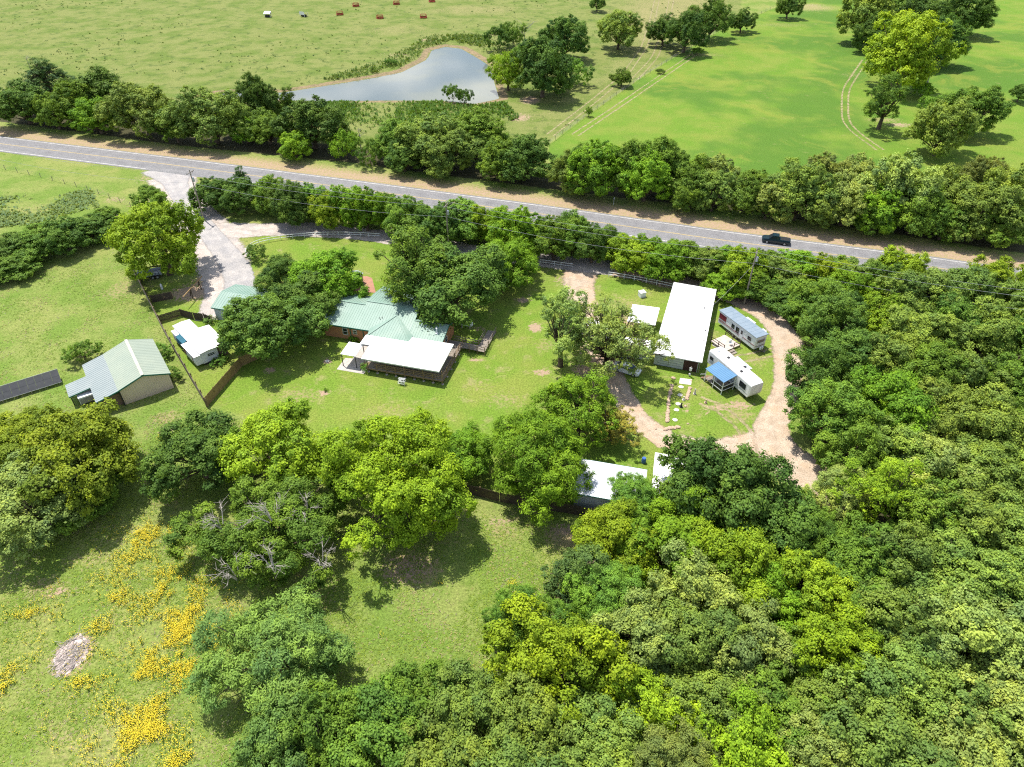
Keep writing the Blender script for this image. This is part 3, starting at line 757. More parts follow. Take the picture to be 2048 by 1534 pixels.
_hl = [(545, 388), (612, 396), (682, 408), (752, 416), (830, 428), (890, 436), (952, 440), (1012, 450), (1092, 462), (1172, 478), (1258, 496), (1330, 506), (1384, 518), (1452, 524), (1536, 528), (1610, 538), (1690, 546), (1740, 552)]
_hx = np.arange(540, 1745, 38)
_hc = ['mid', 'bright', 'fern', 'mid', 'bright', 'dark', 'mid', 'yellow']
for _i, _x in enumerate(_hx):
    _y = float(np.interp(_x, [q[0] for q in _hl], [q[1] for q in _hl])) + [-6, 5, 0, 8, -4, 3][_i % 6]
    HEDGE.append((float(_x), _y, [78, 92, 70, 86, 98, 74][_i % 6] + (_x - 540) * .012, 'full', _hc[(_i * 5) % 8] if _x < 1400 else ['bright', 'yellow', 'mid', 'olive'][_i % 4], [.98, 1.12, .9, 1.05][_i % 4]))
HEDGE += [(1590, 528, 84, 'full', 'bright', 1.0), (1462, 562, 96, 'full', 'bright', .8), (1512, 572, 92, 'full', 'mid', .8), (1566, 588, 96, 'full', 'dark', .8), (1610, 606, 100, 'full', 'mid', .8)]
row(HEDGE,
    'in the hedge between highway and gravel drive', 'hedge along the near side of the highway')
row([(1646, 592, 132, 'dense', 'mid', .9), (1712, 572, 112, 'oak', 'bright'), (1776, 566, 120, 'oak', 'mid'), (1796, 540, 112, 'oak', 'yellow', .9), (1846, 592, 132, 'oak', 'olive'), (1922, 574, 136, 'oak', 'olive'), (1996, 562, 112, 'oak', 'yellow'), (2036, 606, 104, 'oak', 'olive')],
    'along the top edge of the wood', 'trees along the top edge of the wood', wood=True)
row([(1672, 640, 132, 'dense', 'dark'), (1762, 634, 122, 'oak', 'yellow'), (1834, 662, 142, 'oak', 'olive'), (1904, 642, 122, 'oak', 'mid'), (1974, 664, 142, 'oak', 'olive'), (2036, 686, 124, 'oak', 'mid')],
    'in the wood level with the striped trailer', 'wood trees level with the striped trailer', wood=True)
row([(1656, 732, 132, 'dense', 'dark'), (1712, 696, 142, 'dense', 'dark'), (1786, 716, 150, 'oak', 'olive'), (1864, 734, 142, 'oak', 'mid'), (1944, 746, 152, 'oak', 'olive'), (2024, 766, 134, 'oak', 'mid')],
    'in the wood level with the blue awning', 'wood trees level with the blue awning', wood=True)
row([(1668, 816, 152, 'dense', 'mid'), (1790, 806, 162, 'oak', 'bright'), (1882, 826, 162, 'oak', 'olive'), (1972, 846, 162, 'oak', 'olive'), (2044, 856, 124, 'oak', 'mid'), (1718, 880, 152, 'dense', 'mid'), (1808, 892, 152, 'oak', 'olive')],
    'in the wood right of the loop\'s lower bend', 'wood trees right of the lower bend', wood=True)
row([(1886, 926, 172, 'oak', 'pale'), (1972, 936, 172, 'oak', 'olive'), (2046, 946, 134, 'oak', 'olive'), (1690, 984, 142, 'feather', 'pale'), (1772, 976, 152, 'open', 'yellow'), (1852, 1016, 172, 'oak', 'mid'), (1940, 1036, 172, 'oak', 'olive'), (2026, 1056, 172, 'oak', 'olive')],
    'in the wood just below the gravel loop', 'wood trees just below the loop', wood=True)
row([(1450, 962, 216, 'oak', 'dark'), (1386, 1016, 150, 'dense', 'bright'), (1272, 992, 124, 'feather', 'fern'), (1232, 1066, 176, 'dense', 'yellow'), (1344, 1096, 190, 'dense', 'bright'), (1546, 1026, 186, 'oak', 'dark'), (1620, 1070, 150, 'feather', 'mid'), (1720, 1112, 172, 'oak', 'mid'), (1812, 1122, 190, 'oak', 'olive'), (1904, 1152, 190, 'oak', 'olive'), (2006, 1156, 190, 'oak', 'olive')],
    'in the wood behind the metal sheds', 'wood trees behind the metal sheds', wood=True)
row([(1176, 1150, 150, 'cedar', 'juniper', .7), (1224, 1192, 170, 'feather', 'fern'), (1386, 1174, 180, 'dense', 'pale'), (1484, 1118, 220, 'dense', 'yellow'), (1540, 1196, 170, 'dense', 'bright'), (1632, 1184, 190, 'dense', 'yellow'), (1720, 1210, 150, 'dense', 'mid'), (1806, 1244, 220, 'oak', 'olive'), (1924, 1272, 226, 'oak', 'pale'), (2032, 1284, 200, 'oak', 'pale')],
    'across the middle of the wood', 'trees across the middle of the wood', wood=True)
row([(1060, 1240, 170, 'feather', 'fern'), (1112, 1312, 250, 'dense', 'yellow'), (1290, 1262, 190, 'oak', 'pale'), (1400, 1280, 190, 'oak', 'olive'), (1500, 1290, 180, 'oak', 'pale'), (1590, 1316, 180, 'oak', 'mid'), (1672, 1290, 210, 'dense', 'lime'), (1780, 1370, 210, 'oak', 'olive'), (1910, 1404, 226, 'oak', 'olive'), (2030, 1420, 210, 'oak', 'pale')],
    'through the lower part of the wood', 'trees through the lower part of the wood', wood=True)
row([(820, 1408, 180, 'oak', 'mid'), (936, 1420, 190, 'oak', 'olive'), (1062, 1456, 210, 'oak', 'olive'), (1188, 1448, 200, 'oak', 'olive'), (1312, 1408, 190, 'dense', 'lime'), (1434, 1404, 200, 'oak', 'olive'), (1552, 1436, 190, 'oak', 'mid'), (1674, 1420, 200, 'oak', 'olive')],
    'near the foot of the wood', 'trees near the foot of the wood', wood=True)
row([(550, 1500, 190, 'oak', 'feather'), (650, 1462, 210, 'oak', 'mid'), (760, 1470, 220, 'oak', 'mid'), (880, 1530, 220, 'oak', 'olive'), (1040, 1550, 220, 'oak', 'olive'), (1200, 1545, 220, 'oak', 'olive'), (1350, 1530, 200, 'feather', 'bronze'), (1496, 1500, 210, 'dense', 'lime'), (1644, 1520, 200, 'oak', 'pale'), (1786, 1516, 230, 'oak', 'olive'), (1936, 1536, 240, 'oak', 'pale'), (2050, 1530, 200, 'oak', 'pale')],
    'along the bottom edge of the photo', 'trees along the bottom edge', wood=True)
row([(20, 492, 112, 'full', 'dark', .72), (74, 478, 112, 'full', 'mid', .7), (126, 466, 100, 'full', 'dark', .7), (172, 454, 96, 'full', 'dark', .7), (214, 440, 80, 'full', 'mid', .7), (24, 528, 96, 'full', 'mid', .62), (-30, 520, 110, 'full', 'dark', .7)],
    'in the scrub at the left above the lawn', 'scrub left of the driveway')
row([(1240, 46, 86, 'dense', 'olive'), (1330, 50, 66, 'dense', 'dark'), (1374, 54, 84, 'dense', 'dark'), (1424, 30, 82, 'dense', 'dark'), (1486, 34, 50, 'dense', 'dark'), (1580, 6, 46, 'dense', 'dark', 1.1), (1195, 2, 34, 'dense', 'dark')],
    'along the top of the bright field', 'trees along the top of the bright field')
row([(1742, 22, 96, 'full', 'olive'), (1758, 56, 78, 'full', 'dark'), (1812, 18, 90, 'full', 'mid'), (1852, 34, 100, 'full', 'dark'), (1890, 70, 104, 'full', 'dark'), (1936, 16, 96, 'full', 'dark'), (1818, 92, 150, 'dense', 'yellow', .95), (1780, 186, 92, 'open', 'mid'), (1846, 176, 50, 'shrub', 'bright'), (1892, 250, 124, 'full', 'olive', .95), (1950, 216, 116, 'full', 'mid', .9), (2044, 180, 40, 'oak', 'dark'), (1868, 208, 56, 'shrub', 'fern')],
    'in the copse on the bright field', 'copse on the bright field')
row([(1130, 64, 82, 'full', 'dark'), (1086, 122, 108, 'full', 'dark', 1.05), (1146, 142, 74, 'shrub', 'fern', 1.1), (998, 72, 60, 'shrub', 'dark', 1.2), (1028, 66, 54, 'shrub', 'mid', 1.2), (1048, 98, 46, 'shrub', 'fern'), (1116, 168, 50, 'shrub', 'mid')],
    'in the clump right of the pond', 'clump right of the pond')
plant(1016, 136, 74, 'willow', 'lime', 'lime green willow leaning over the right end of the pond')
plant(1245, 150, 40, 'oak', 'mid', 'small lone round tree standing on the dry slope right of the pond')
plant(1178, 221, 16, 'open', 'bright', 'tiny sapling beside the pasture fence at the bright field')
plant(780, 122, 22, 'shrub', 'fern', 'small bush at the water on the pond\'s far bank')
plant(1321, 141, 18, 'shrub', 'dark', 'dark bush on the pasture fence line below the oaks')
plant(1396, 100, 22, 'shrub', 'mid', 'low bush at the upper end of the pasture fence')
plant(905, 184, 40, 'shrub', 'mid', 'leafy bush at the middle of the pond dam', hr=1.3)
plant(930, 190, 34, 'shrub', 'dark', 'bush on the pond dam beside a taller leafy bush', hr=1.3)
plant(86, 148, 84, 'cedar', 'juniper', 'dark juniper with a bare snag at the left of the far pasture', hr=.62)
plant(515, 196, 98, 'full', 'dark', 'dark oak rising in front of the pond\'s left arm', hr=1.12)
plant(312, 468, 166, 'dense', 'yellow', 'big yellow-green tree over the parked trailer left of the driveway', hr=1.15)
plant(300, 392, 76, 'dense', 'mid', 'small dark tree behind the big yellow-green driveway tree', hr=.8)
plant(512, 505, 48, 'shrub', 'dark', 'small dark evergreen at the tip of the white pipe fence', hr=1.2)
plant(566, 545, 118, 'dense', 'dark', 'dark oak at the back of the clump left of the house')
plant(655, 545, 148, 'dense', 'bright', 'bright green tree at the back of the clump left of the house')
plant(612, 592, 142, 'dense', 'dark', 'dark oak overhanging the left end of the green house roof')
plant(535, 640, 184, 'oak', 'dark', 'large dark oak in front of the clump left of the house')
plant(836, 505, 180, 'open', 'mid', 'spreading mid green tree behind the house beside the drive')
plant(912, 560, 196, 'oak', 'dark', 'large dark round oak over the right end of the house', hr=.95)
plant(1020, 520, 122, 'dense', 'bright', 'bright green tree right of the big round oak')
plant(1126, 638, 118, 'open', 'pale', 'tall slender pale tree with a white trunk beside the campers', hr=1.75)
plant(1220, 660, 200, 'airy', 'pale', 'thin-leaved spreading tree over the white car and campers', hr=1.12)
plant(1158, 800, 175, 'open', 'bright', 'bright green tree below the thin-leaved tree', hr=1.05)
plant(1226, 846, 112, 'airy', 'gold', 'golden-tinged small tree at the foot of the garden loop', hr=.9)
plant(60, 985, 210, 'dense', 'pale', 'pale grey-green tree at the left edge of the meadow')
plant(150, 905, 226, 'dense', 'moss', 'broad moss green tree below the tan barn')
plant(40, 880, 150, 'dense', 'moss', 'moss green tree at the left edge below the solar array')
plant(160, 980, 150, 'oak', 'mid', 'mid green tree between the pale tree and the meadow shade')
plant(394, 900, 176, 'oak', 'dark', 'dark green tree at the corner of the board fence')
plant(550, 880, 216, 'dense', 'yellow', 'yellow-green tree rising behind the bare-branched tree', hr=1.15)
BIGT = plant(540, 1050, 310, 'big', 'mid', 'wide green tree with dead grey branches through its crown', hr=1.0)
plant(782, 930, 272, 'big', 'lime', 'big round yellow-green tree in the middle of the back fence', hr=1.25)
plant(926, 890, 124, 'dense', 'bright', 'narrow green tree between the round tree and the drooping one')
plant(1076, 905, 226, 'feather', 'bright', 'drooping bright green tree left of the metal shed', hr=1.15)
plant(540, 1296, 250, 'feather', 'feather', 'soft feathery green tree beside the yellow flowers')
plant(162, 700, 66, 'shrub', 'mid', 'round green shrub against the barn\'s left wall', hr=1.3)
plant(320, 700, 44, 'shrub', 'fern', 'green shrub at the barn\'s back right corner', hr=1.2)
plant(338, 745, 46, 'shrub', 'mid', 'green shrub at the barn\'s front right corner', hr=1.2)
plant(437, 720, 34, 'shrub', 'fern', 'leafy bush in front of the white mobile home', hr=.9)
plant(418, 640, 26, 'shrub', 'feather', 'grey-green bush behind the white mobile home')
plant(708, 676, 20, 'shrub', 'bright', 'clipped green bush by the house\'s brick wall', hr=1.1)
plant(730, 734, 22, 'shrub', 'fern', 'leafy bush at the steps of the white-roofed porch', hr=1.4)
plant(651, 779, 9, 'shrub', 'mid', 'tiny new shrub in a ring of bare soil on the lawn', hr=1.5)
# ------------------------------------------------------------------ small builders
def window(parent, u, v, z, wd, ht, face='front', frame=WHITE, cross=True):
    """framed window on a wall of the parent's local frame; face = direction the wall looks"""
    w_, t_ = 0.07, 0.05
    def put(a0, a1, z0, z1, d0, d1, mb):
        if face == 'front': mb.box(u + a0, u + a1, v - d1, v - d0, z + z0, z + z1)
        elif face == 'right': mb.box(u + d0, u + d1, v + a0, v + a1, z + z0, z + z1)
        elif face == 'left': mb.box(u - d1, u - d0, v + a0, v + a1, z + z0, z + z1)
        else: mb.box(u + a0, u + a1, v + d0, v + d1, z + z0, z + z1)
    f = MB(); h, k = wd / 2, ht / 2
    put(-h, h, -k, -k + w_, 0.0, t_, f); put(-h, h, k - w_, k, 0.0, t_, f)
    put(-h, -h + w_, -k + w_, k - w_, 0.0, t_, f); put(h - w_, h, -k + w_, k - w_, 0.0, t_, f)
    if cross: put(-h + w_, h - w_, -0.025, 0.025, 0.0, t_ - 0.01, f)
    fo = f.build('window', frame, parent)
    p = MB(); put(-h + w_, h - w_, -k + w_, k - w_, 0.002, 0.025, p)
    p.build('pane', GLASS, fo)
    return fo
def roofpart(parent, polys, mat, eave=(1, 0, 0), th=0.14, sp=0.45, name='roof', rib=True, rh=0.032):
    mb = MB()
    for p in polys:
        mb.slab(p, th)
        if rib: mb.ribs(p, eave, sp, 0.09, rh)
    return mb.build(name, mat, parent)
def cyl(p0, p1, r, n=10): return MB().tube([p0, p1], r, n)

# ------------------------------------------------------------------ the house
H = thing('house', 'brick ranch house with green ribbed metal roof and white-roofed porch', 'house', (-32.4, 99.4), D(-15))
w_ = MB()
w_.box(0, 15.3, 0.35, 9.6, 0, 2.75)
w_.box(15.3, 21.3, 0.35, 6.6, 0, 2.75)
w_.box(5.7, 15.3, 9.6, 14.0, 0, 2.7)
w_.box(9.4, 16.0, -1.1, 0.35, 0, 2.7)
# gable ends
w_.add([(21.3, .35, 2.75), (21.3, 6.6, 2.75), (21.3, 3.4, 3.72), (21.1, .35, 2.75), (21.1, 6.6, 2.75), (21.1, 3.4, 3.72)], [(0, 1, 2), (5, 4, 3), (0, 2, 5, 3), (1, 4, 5, 2)])
w_.build('wall', BRICK, H)
sd = MB()
sd.add([(15.3, .5, 2.75), (15.3, 13.9, 2.75), (15.3, 9, 4.0), (15.3, 6, 4.42), (15.1, .5, 2.75), (15.1, 13.9, 2.75), (15.1, 9, 4.0), (15.1, 6, 4.42)], [(0, 1, 2, 3), (7, 6, 5, 4), (0, 3, 7, 4), (3, 2, 6, 7), (2, 1, 5, 6)])
sd.add([(0.1, .5, 2.75), (0.1, 9.5, 2.75), (0.1, 5.2, 4.12), (0.3, .5, 2.75), (0.3, 9.5, 2.75), (0.3, 5.2, 4.12)], [(2, 1, 0), (3, 4, 5), (0, 3, 5, 2), (1, 2, 5, 4)])
sd.build('gable_siding', BEIGE, H)
roofpart(H, [[(-.4, -.1, 2.83), (5.9, -.1, 2.83), (5.9, 5.2, 4.28), (-.4, 5.2, 4.28)], [(5.9, 10.0, 2.86), (-.4, 10.0, 2.86), (-.4, 5.2, 4.28), (5.9, 5.2, 4.28)]], GREENROOF, name='left_wing_roof')
roofpart(H, [[(5.9, -.1, 2.84), (15.6, -.1, 2.84), (15.6, 6.0, 4.52), (5.9, 6.0, 4.52)], [(15.6, 9.0, 4.12), (5.6, 9.0, 4.12), (5.9, 6.0, 4.52), (15.6, 6.0, 4.52)], [(15.6, 14.4, 2.84), (5.5, 14.4, 2.84), (5.6, 9.0, 4.12), (15.6, 9.0, 4.12)]], GREENROOF, name='main_roof')
roofpart(H, [[(15.6, -.2, 2.82), (21.7, -.2, 2.82), (21.7, 3.4, 3.84), (15.6, 3.4, 3.84)], [(21.7, 6.9, 2.82), (15.6, 6.9, 2.82), (15.6, 3.4, 3.84), (21.7, 3.4, 3.84)]], GREENROOF, name='right_wing_roof')
hp = roofpart(H, [[(9.0, -1.5, 2.90), (16.4, -1.5, 2.90), (12.2, 3.9, 4.02)]], GREENROOF, name='hip_roof')
hs = MB()
hs.add([(9.0, -1.5, 2.90), (12.2, 3.9, 4.02), (8.6, 0.4, 2.99)], [(0, 1, 2)]); hs.add([(16.4, -1.5, 2.90), (12.2, 3.9, 4.02), (16.4, .3, 2.97)], [(0, 2, 1)])
hs.build('hip_side', GREENROOF, hp)
rg = MB()
for a, b in (((9.0, -1.5, 2.96), (12.2, 3.9, 4.08)), ((16.4, -1.5, 2.96), (12.2, 3.9, 4.08)), ((-.4, 5.2, 4.33), (5.9, 5.2, 4.33)), ((5.9, 6.0, 4.57), (15.6, 6.0, 4.57)), ((15.6, 3.4, 3.89), (21.7, 3.4, 3.89)), ((12.2, 3.85, 4.08), (12.2, 4.2, 4.1))):
    rg.bar(a, b, 0.3, 0.06)
rg.build('ridge_cap', GREENTRIM if False else GREENROOF, H)
fa = MB()
for a, b in (((-.4, -.12, 2.74), (9.0, -.12, 2.74)), ((21.72, -.2, 2.74), (21.72, 3.4, 3.76)), ((21.72, 6.9, 2.74), (21.72, 3.4, 3.76)), ((15.62, 6.0, 4.42), (15.62, -.1, 2.76)), ((15.62, 6.0, 4.42), (15.62, 9.0, 4.03)), ((15.62, 9.0, 4.03), (15.62, 14.4, 2.75)), ((5.5, 14.42, 2.75), (15.6, 14.42, 2.75)), ((-.42, -.1, 2.74), (-.42, 5.2, 4.2))):
    MB().bar(a, b, 0.06, 0.24).build('fascia', GREENTRIM, H)
window(H, 3.9, .34, 1.55, .95, 1.35); window(H, 5.75, .34, 1.7, .75, .8)
window(H, 21.31, 2.6, 1.5, 1.1, 1.2, 'right')
ds = MB(); ds.box(4.85, 4.97, .2, .33, 0, 2.7); ds.box(7.25, 7.35, .22, .33, 0, 2.7); ds.build('downspout', GREENTRIM, H)
vp = MB(); vp.tube([(20.2, 1.55, 3.25), (20.2, 1.55, 4.2)], .085, 8); vp.tube([(20.2, 1.55, 3.3), (20.2, 1.55, 3.42)], [.26, .12], 8); vp.tube([(20.2, 1.55, 4.2), (20.2, 1.55, 4.32)], .14, 8); vp.build('vent_pipe', WHITE, H)
for a, b in ((9.6, 2.6), (9.9, 2.9)):
    MB().tube([(a, b, 3.5), (a, b, 3.95)], .06, 7).build('vent_pipe', BLACKMETAL, H)
# white porch roof
pr = roofpart(H, [[(8.8, -4.0, 2.93), (10.5, -4.0, 2.93), (10.6, -7.55, 2.8), (23.8, -7.55, 2.8), (23.8, -.35, 3.05), (16.5, -.35, 3.05), (16.4, -1.55, 3.01), (8.8, -1.55, 3.01)]], WHITEROOF, sp=.6, name='porch_roof', rib=False)
sm = MB()
for x in np.arange(9.4, 23.8, 0.9): sm.bar((x, -1.6, 3.035) if x < 16.5 else (x, -.4, 3.07), (x, -3.9 if x < 10.5 else -7.5, 2.955 if x < 10.5 else 2.83), .035, .02)
sm.build('roof_seam', WHITEROOF, pr)
ft = MB(); ft.bar((10.6, -7.5, 2.66), (23.8, -7.5, 2.66), .08, .22); ft.bar((23.74, -7.5, 2.66), (23.74, -.4, 2.86), .08, .22); ft.build('porch_beam', PALEWALL, pr)
# raised deck
dk = MB()
for i in range(50):
    y0 = -7.3 + i * .15
    dk.box(11.2, 24.2, y0, y0 + .135, .80, .84)
for i in range(22):
    y0 = .2 + i * .15
    dk.box(21.6, 24.2, y0, y0 + .135, .80, .84)
dko = dk.build('deck', WOODGREY, H)
rim = MB()
rim.bar((11.2, -7.33, .72), (24.2, -7.33, .72), .05, .22); rim.bar((24.23, -7.3, .72), (24.23, 3.5, .72), .05, .22); rim.bar((11.17, -7.3, .72), (11.17, 0.2, .72), .05, .22)
rim.build('rim_joist', WOODBROWN, dko)
for i, x in enumerate(np.linspace(11.4, 24.1, 9)):
    p = MB(); p.box(x - .06, x + .06, -7.28, -7.16, 0, 1.85 if i % 2 else 2.68); p.build('post', WOODBROWN, dko)
    MB().prism([(x + .22 * math.cos(k * 1.047), -7.22 + .22 * math.sin(k * 1.047)) for k in range(6)], 0, .14).build('pier', CONCRETE, dko)
for y in (-5.2, -3.2, -1.2, .9, 2.9):
    p = MB(); p.box(24.08, 24.2, y - .06, y + .06, 0, 1.85); p.build('post', WOODBROWN, dko)
    MB().prism([(24.14 + .2 * math.cos(k * 1.047), y + .2 * math.sin(k * 1.047)) for k in range(6)], 0, .14).build('pier', CONCRETE, dko)
rl = MB()
for z in (1.15, 1.48, 1.82):
    rl.bar((12.6, -7.22, z), (24.14, -7.22, z), .05, .1)
    rl.bar((24.14, -7.22, z), (24.14, 1.9, z), .05, .1)
rl.build('railing', WOODBROWN, dko)
stp = MB()
for i in range(4): stp.box(11.0 - .3 * i - .3, 11.0 - .3 * i, -7.0, -5.6, .62 - .2 * i, .67 - .2 * i)
stp.bar((11.1, -7.05, 1.7), (9.9, -7.05, .8), .06, .09); stp.bar((11.1, -5.55, 1.7), (9.9, -5.55, .8), .06, .09); stp.bar((9.95, -7.05, 0), (9.95, -7.05, .85), .08); stp.bar((9.95, -5.55, 0), (9.95, -5.55, .85), .08)
stp.build('steps', WOODBROWN, dko)
# ramp
rp = MB()
for i in range(28):
    x = 24.25 + i * .145; z = .82 - .2 * i / 28
    rp.box(x, x + .13, 1.95, 3.5, z - .04, z)
for i in range(38):
    y = 3.55 + i * .145; z = .62 - .55 * i / 38
    rp.box(26.75, 28.3, y, y + .13, z - .04, z)
rp.box(26.75, 28.3, 1.95, 3.5, .58, .615)
rpo = rp.build('ramp', WOODGREY, H)
rr = MB()
for z in (.45, .95):
    rr.bar((24.3, 1.95, .82 + z), (28.3, 1.95, .62 + z), .05, .1); rr.bar((28.3, 1.95, .62 + z), (28.3, 9.0, .1 + z), .05, .1)
    rr.bar((22.4, 3.55, .84 + z), (26.75, 3.55, .64 + z), .05, .1); rr.bar((26.75, 3.55, .64 + z), (26.75, 7.6, .25 + z), .05, .1)
rr.build('handrail', WOODGREY, rpo)
for x, y, z in ((25.6, 1.95, .76), (27, 1.95, .68), (28.3, 1.95, .62), (28.3, 4.2, .45), (28.3, 6.5, .3), (28.3, 8.8, .1), (24.4, 3.55, .8), (25.8, 3.55, .7), (26.75, 3.6, .6), (26.75, 5.6, .4), (26.75, 7.5, .25)):
    MB().box(x - .05, x + .05, y - .05, y + .05, 0, z + 1.0).build('post', WOODBROWN, rpo)
# patio paving below the canopy
pv = sheet('patio', [tuple(Vector((-32.4, 99.4)) + Vector((math.cos(D(-15)) * u - math.sin(D(-15)) * v, math.sin(D(-15)) * u + math.cos(D(-15)) * v))) for u, v in ((6.1, -8.0), (10.9, -8.0), (10.9, 0.2), (7.4, 0.2), (7.4, -4.6), (6.1, -4.8))], .02, CONCRETE)
sheet('garden_path', [tuple(G(*q)) for q in ((722, 583), (752, 586), (744, 556), (733, 552))], .016, TERRACOTTA)
sheet('garden_walk', [tuple(G(*q)) for q in ((700, 580), (725, 584), (733, 553), (720, 552))], .012, TERRACOTTA)

cn_ = thing('patio_canopy', 'small white flat canopy on four dark posts left of the porch', 'canopy', (-26.1, 92.3), D(-15))
roofpart(cn_, [[(-1.3, -1.65, 2.45), (1.3, -1.65, 2.45), (1.3, 1.65, 2.58), (-1.3, 1.65, 2.58)]], WHITEROOF, th=.08, rib=False)
for x, y in ((-1.2, -1.55), (1.2, -1.55), (-1.2, 1.55), (1.2, 1.55)):
    MB().box(x - .05, x + .05, y - .05, y + .05, 0, 2.42).build('post', BLACKMETAL, cn_)

# ------------------------------------------------------------------ garage
GA = thing('garage', 'small garage with green ribbed roof and white metal walls by the driveway', 'garage', (-53.1, 104.5), D(-14))
g = MB(); g.box(.2, 8.4, .25, 8.0, 0, 2.5); g.add([(.2, .25, 2.5), (.2, 8.0, 2.5), (.2, 3.9, 3.55), (.35, .25, 2.5), (.35, 8.0, 2.5), (.35, 3.9, 3.55)], [(2, 1, 0), (3, 4, 5), (0, 3, 5, 2), (1, 2, 5, 4)])
g.build('wall', PALEWALL, GA)
gr = MB()
for x in np.arange(.4, 8.4, .3): gr.box(x, x + .05, .215, .252, .05, 2.45)
for y in np.arange(.5, 8.0, .3): gr.box(.165, .202, y, y + .05, .05, 2.45)
gr.build('wall_rib', PALEWALL, GA)
roofpart(GA, [[(-.1, 0, 2.62), (8.7, 0, 2.62), (8.7, 3.9, 3.68), (-.1, 3.9, 3.68)], [(8.7, 8.2, 2.62), (-.1, 8.2, 2.62), (-.1, 3.9, 3.68), (8.7, 3.9, 3.68)]], GREENROOF, sp=.5)
for a, b in (((-.1, -.02, 2.52), (8.7, -.02, 2.52)), ((-.12, 0, 2.52), (-.12, 3.9, 3.58)), ((-.12, 8.2, 2.52), (-.12, 3.9, 3.58))): MB().bar(a, b, .05, .2).build('fascia', GREENTRIM, GA)
gd = MB(); gd.box(.13, .2, 2.6, 5.6, .02, 2.2)
for z in (.55, 1.1, 1.65): gd.box(.115, .13, 2.6, 5.6, z, z + .03)
gd.build('door', WHITE, GA)

# ------------------------------------------------------------------ garden shed behind the house
gs = thing('garden_shed', 'little silver metal shed behind the house under the trees', 'shed', (-30.3, 116.6), D(-18))
m = MB(); m.box(-1.1, 1.1, -1.6, 1.6, 0, 1.8); m.build('wall', GALV, gs)
roofpart(gs, [[(-1.3, -1.8, 1.85), (0, -1.8, 2.25), (0, 1.8, 2.25), (-1.3, 1.8, 1.85)], [(0, -1.8, 2.25), (1.3, -1.8, 1.85), (1.3, 1.8, 1.85), (0, 1.8, 2.25)]], GALV, (0, 1, 0), .05, .3)
m = MB(); m.box(1.1, 1.13, -.6, .6, .05, 1.7); m.build('door', PALEWALL, gs)

# ------------------------------------------------------------------ white mobile home (local x along 43 deg, y across)
MH = thing('mobile_home', 'white flat-roofed mobile home with side add-on inside the board fence', 'mobile home', (-57.82, 98.75), D(-47))
# local: x = towards the camera along the home (0..10.9), y = across (0..3)
m = MB(); m.box(.15, 10.75, .12, 2.85, .45, 2.6); m.build('body', WHITE, MH)
sid = MB()
for z in np.arange(.6, 2.55, .22): sid.box(10.751, 10.765, .14, 2.83, z, z + .02); sid.box(.3, 10.6, .1, .12, z, z + .02)
sid.build('siding_lap', PALEWALL, MH)
roofpart(MH, [[(0, 0, 2.66), (11, 0, 2.66), (11, 1.5, 2.78), (0, 1.5, 2.78)], [(0, 1.5, 2.78), (11, 1.5, 2.78), (11, 3.0, 2.66), (0, 3.0, 2.66)]], WHITEROOF, th=.07, sp=1.2, rh=.02)
ao = MB(); ao.box(3.7, 10.1, 2.86, 4.6, 0, 2.3); ao.build('add_on', BROWNWALL, MH)
roofpart(MH, [[(3.5, 3.0, 2.6), (10.3, 3.0, 2.6), (10.3, 4.8, 2.42), (3.5, 4.8, 2.42)]], WHITEROOF, th=.07, sp=1.2, name='add_on_roof', rh=.02)
MB().box(5.9, 10.7, -.95, .11, .55, 2.25).build('slide_out', WHITE, MH); MB().box(.9, 2.7, -.6, .11, .55, 2.25).build('slide_out', WHITE, MH)
MB().box(5.8, 10.85, -1.08, .0, 2.26, 2.33).build('slide_out_roof', WHITEROOF, MH); MB().box(.8, 2.8, -.7, .0, 2.26, 2.33).build('slide_out_roof', WHITEROOF, MH)
sk = MB(); sk.box(.3, 10.6, .3, 2.7, 0, .45); sk.build('skirting', BLACKMETAL, MH)
stp2 = MB(); stp2.box(6.2, 6.9, -.99, -.95, .8, 1.9); stp2.box(9.4, 9.6, -.99, -.95, .7, 2.1); stp2.build('stripe', REDSTRIPE, MH)
window(MH, 10.755, 1.7, 1.7, 1.3, .6, 'right')
bm = MB(); bm.add([(2.9, -.75, 2.2), (5.7, -.75, 2.2), (5.7, .05, 2.55), (2.9, .05, 2.55), (2.9, -.8, 1.2), (5.7, -.8, 1.2)], [(0, 1, 2, 3), (4, 5, 1, 0)]); bm.build('awning', plain('teal_tarp', (.02, .12, .17), None, 2, .6), MH)
mh_h = MB(); mh_h.bar((10.8, 1.0, .4), (12.0, 1.4, .4), .1); mh_h.bar((10.8, 2.0, .4), (12.0, 1.6, .4), .1); mh_h.tube([(11.9, 1.5, 0), (11.9, 1.5, .6)], .05, 6); mh_h.build('hitch', BLACKMETAL, MH)

# ------------------------------------------------------------------ barn
BN = thing('barn', 'tan metal barn with pale green roof and stepped lean-to', 'barn', (-62.36, 92.28), D(-55))
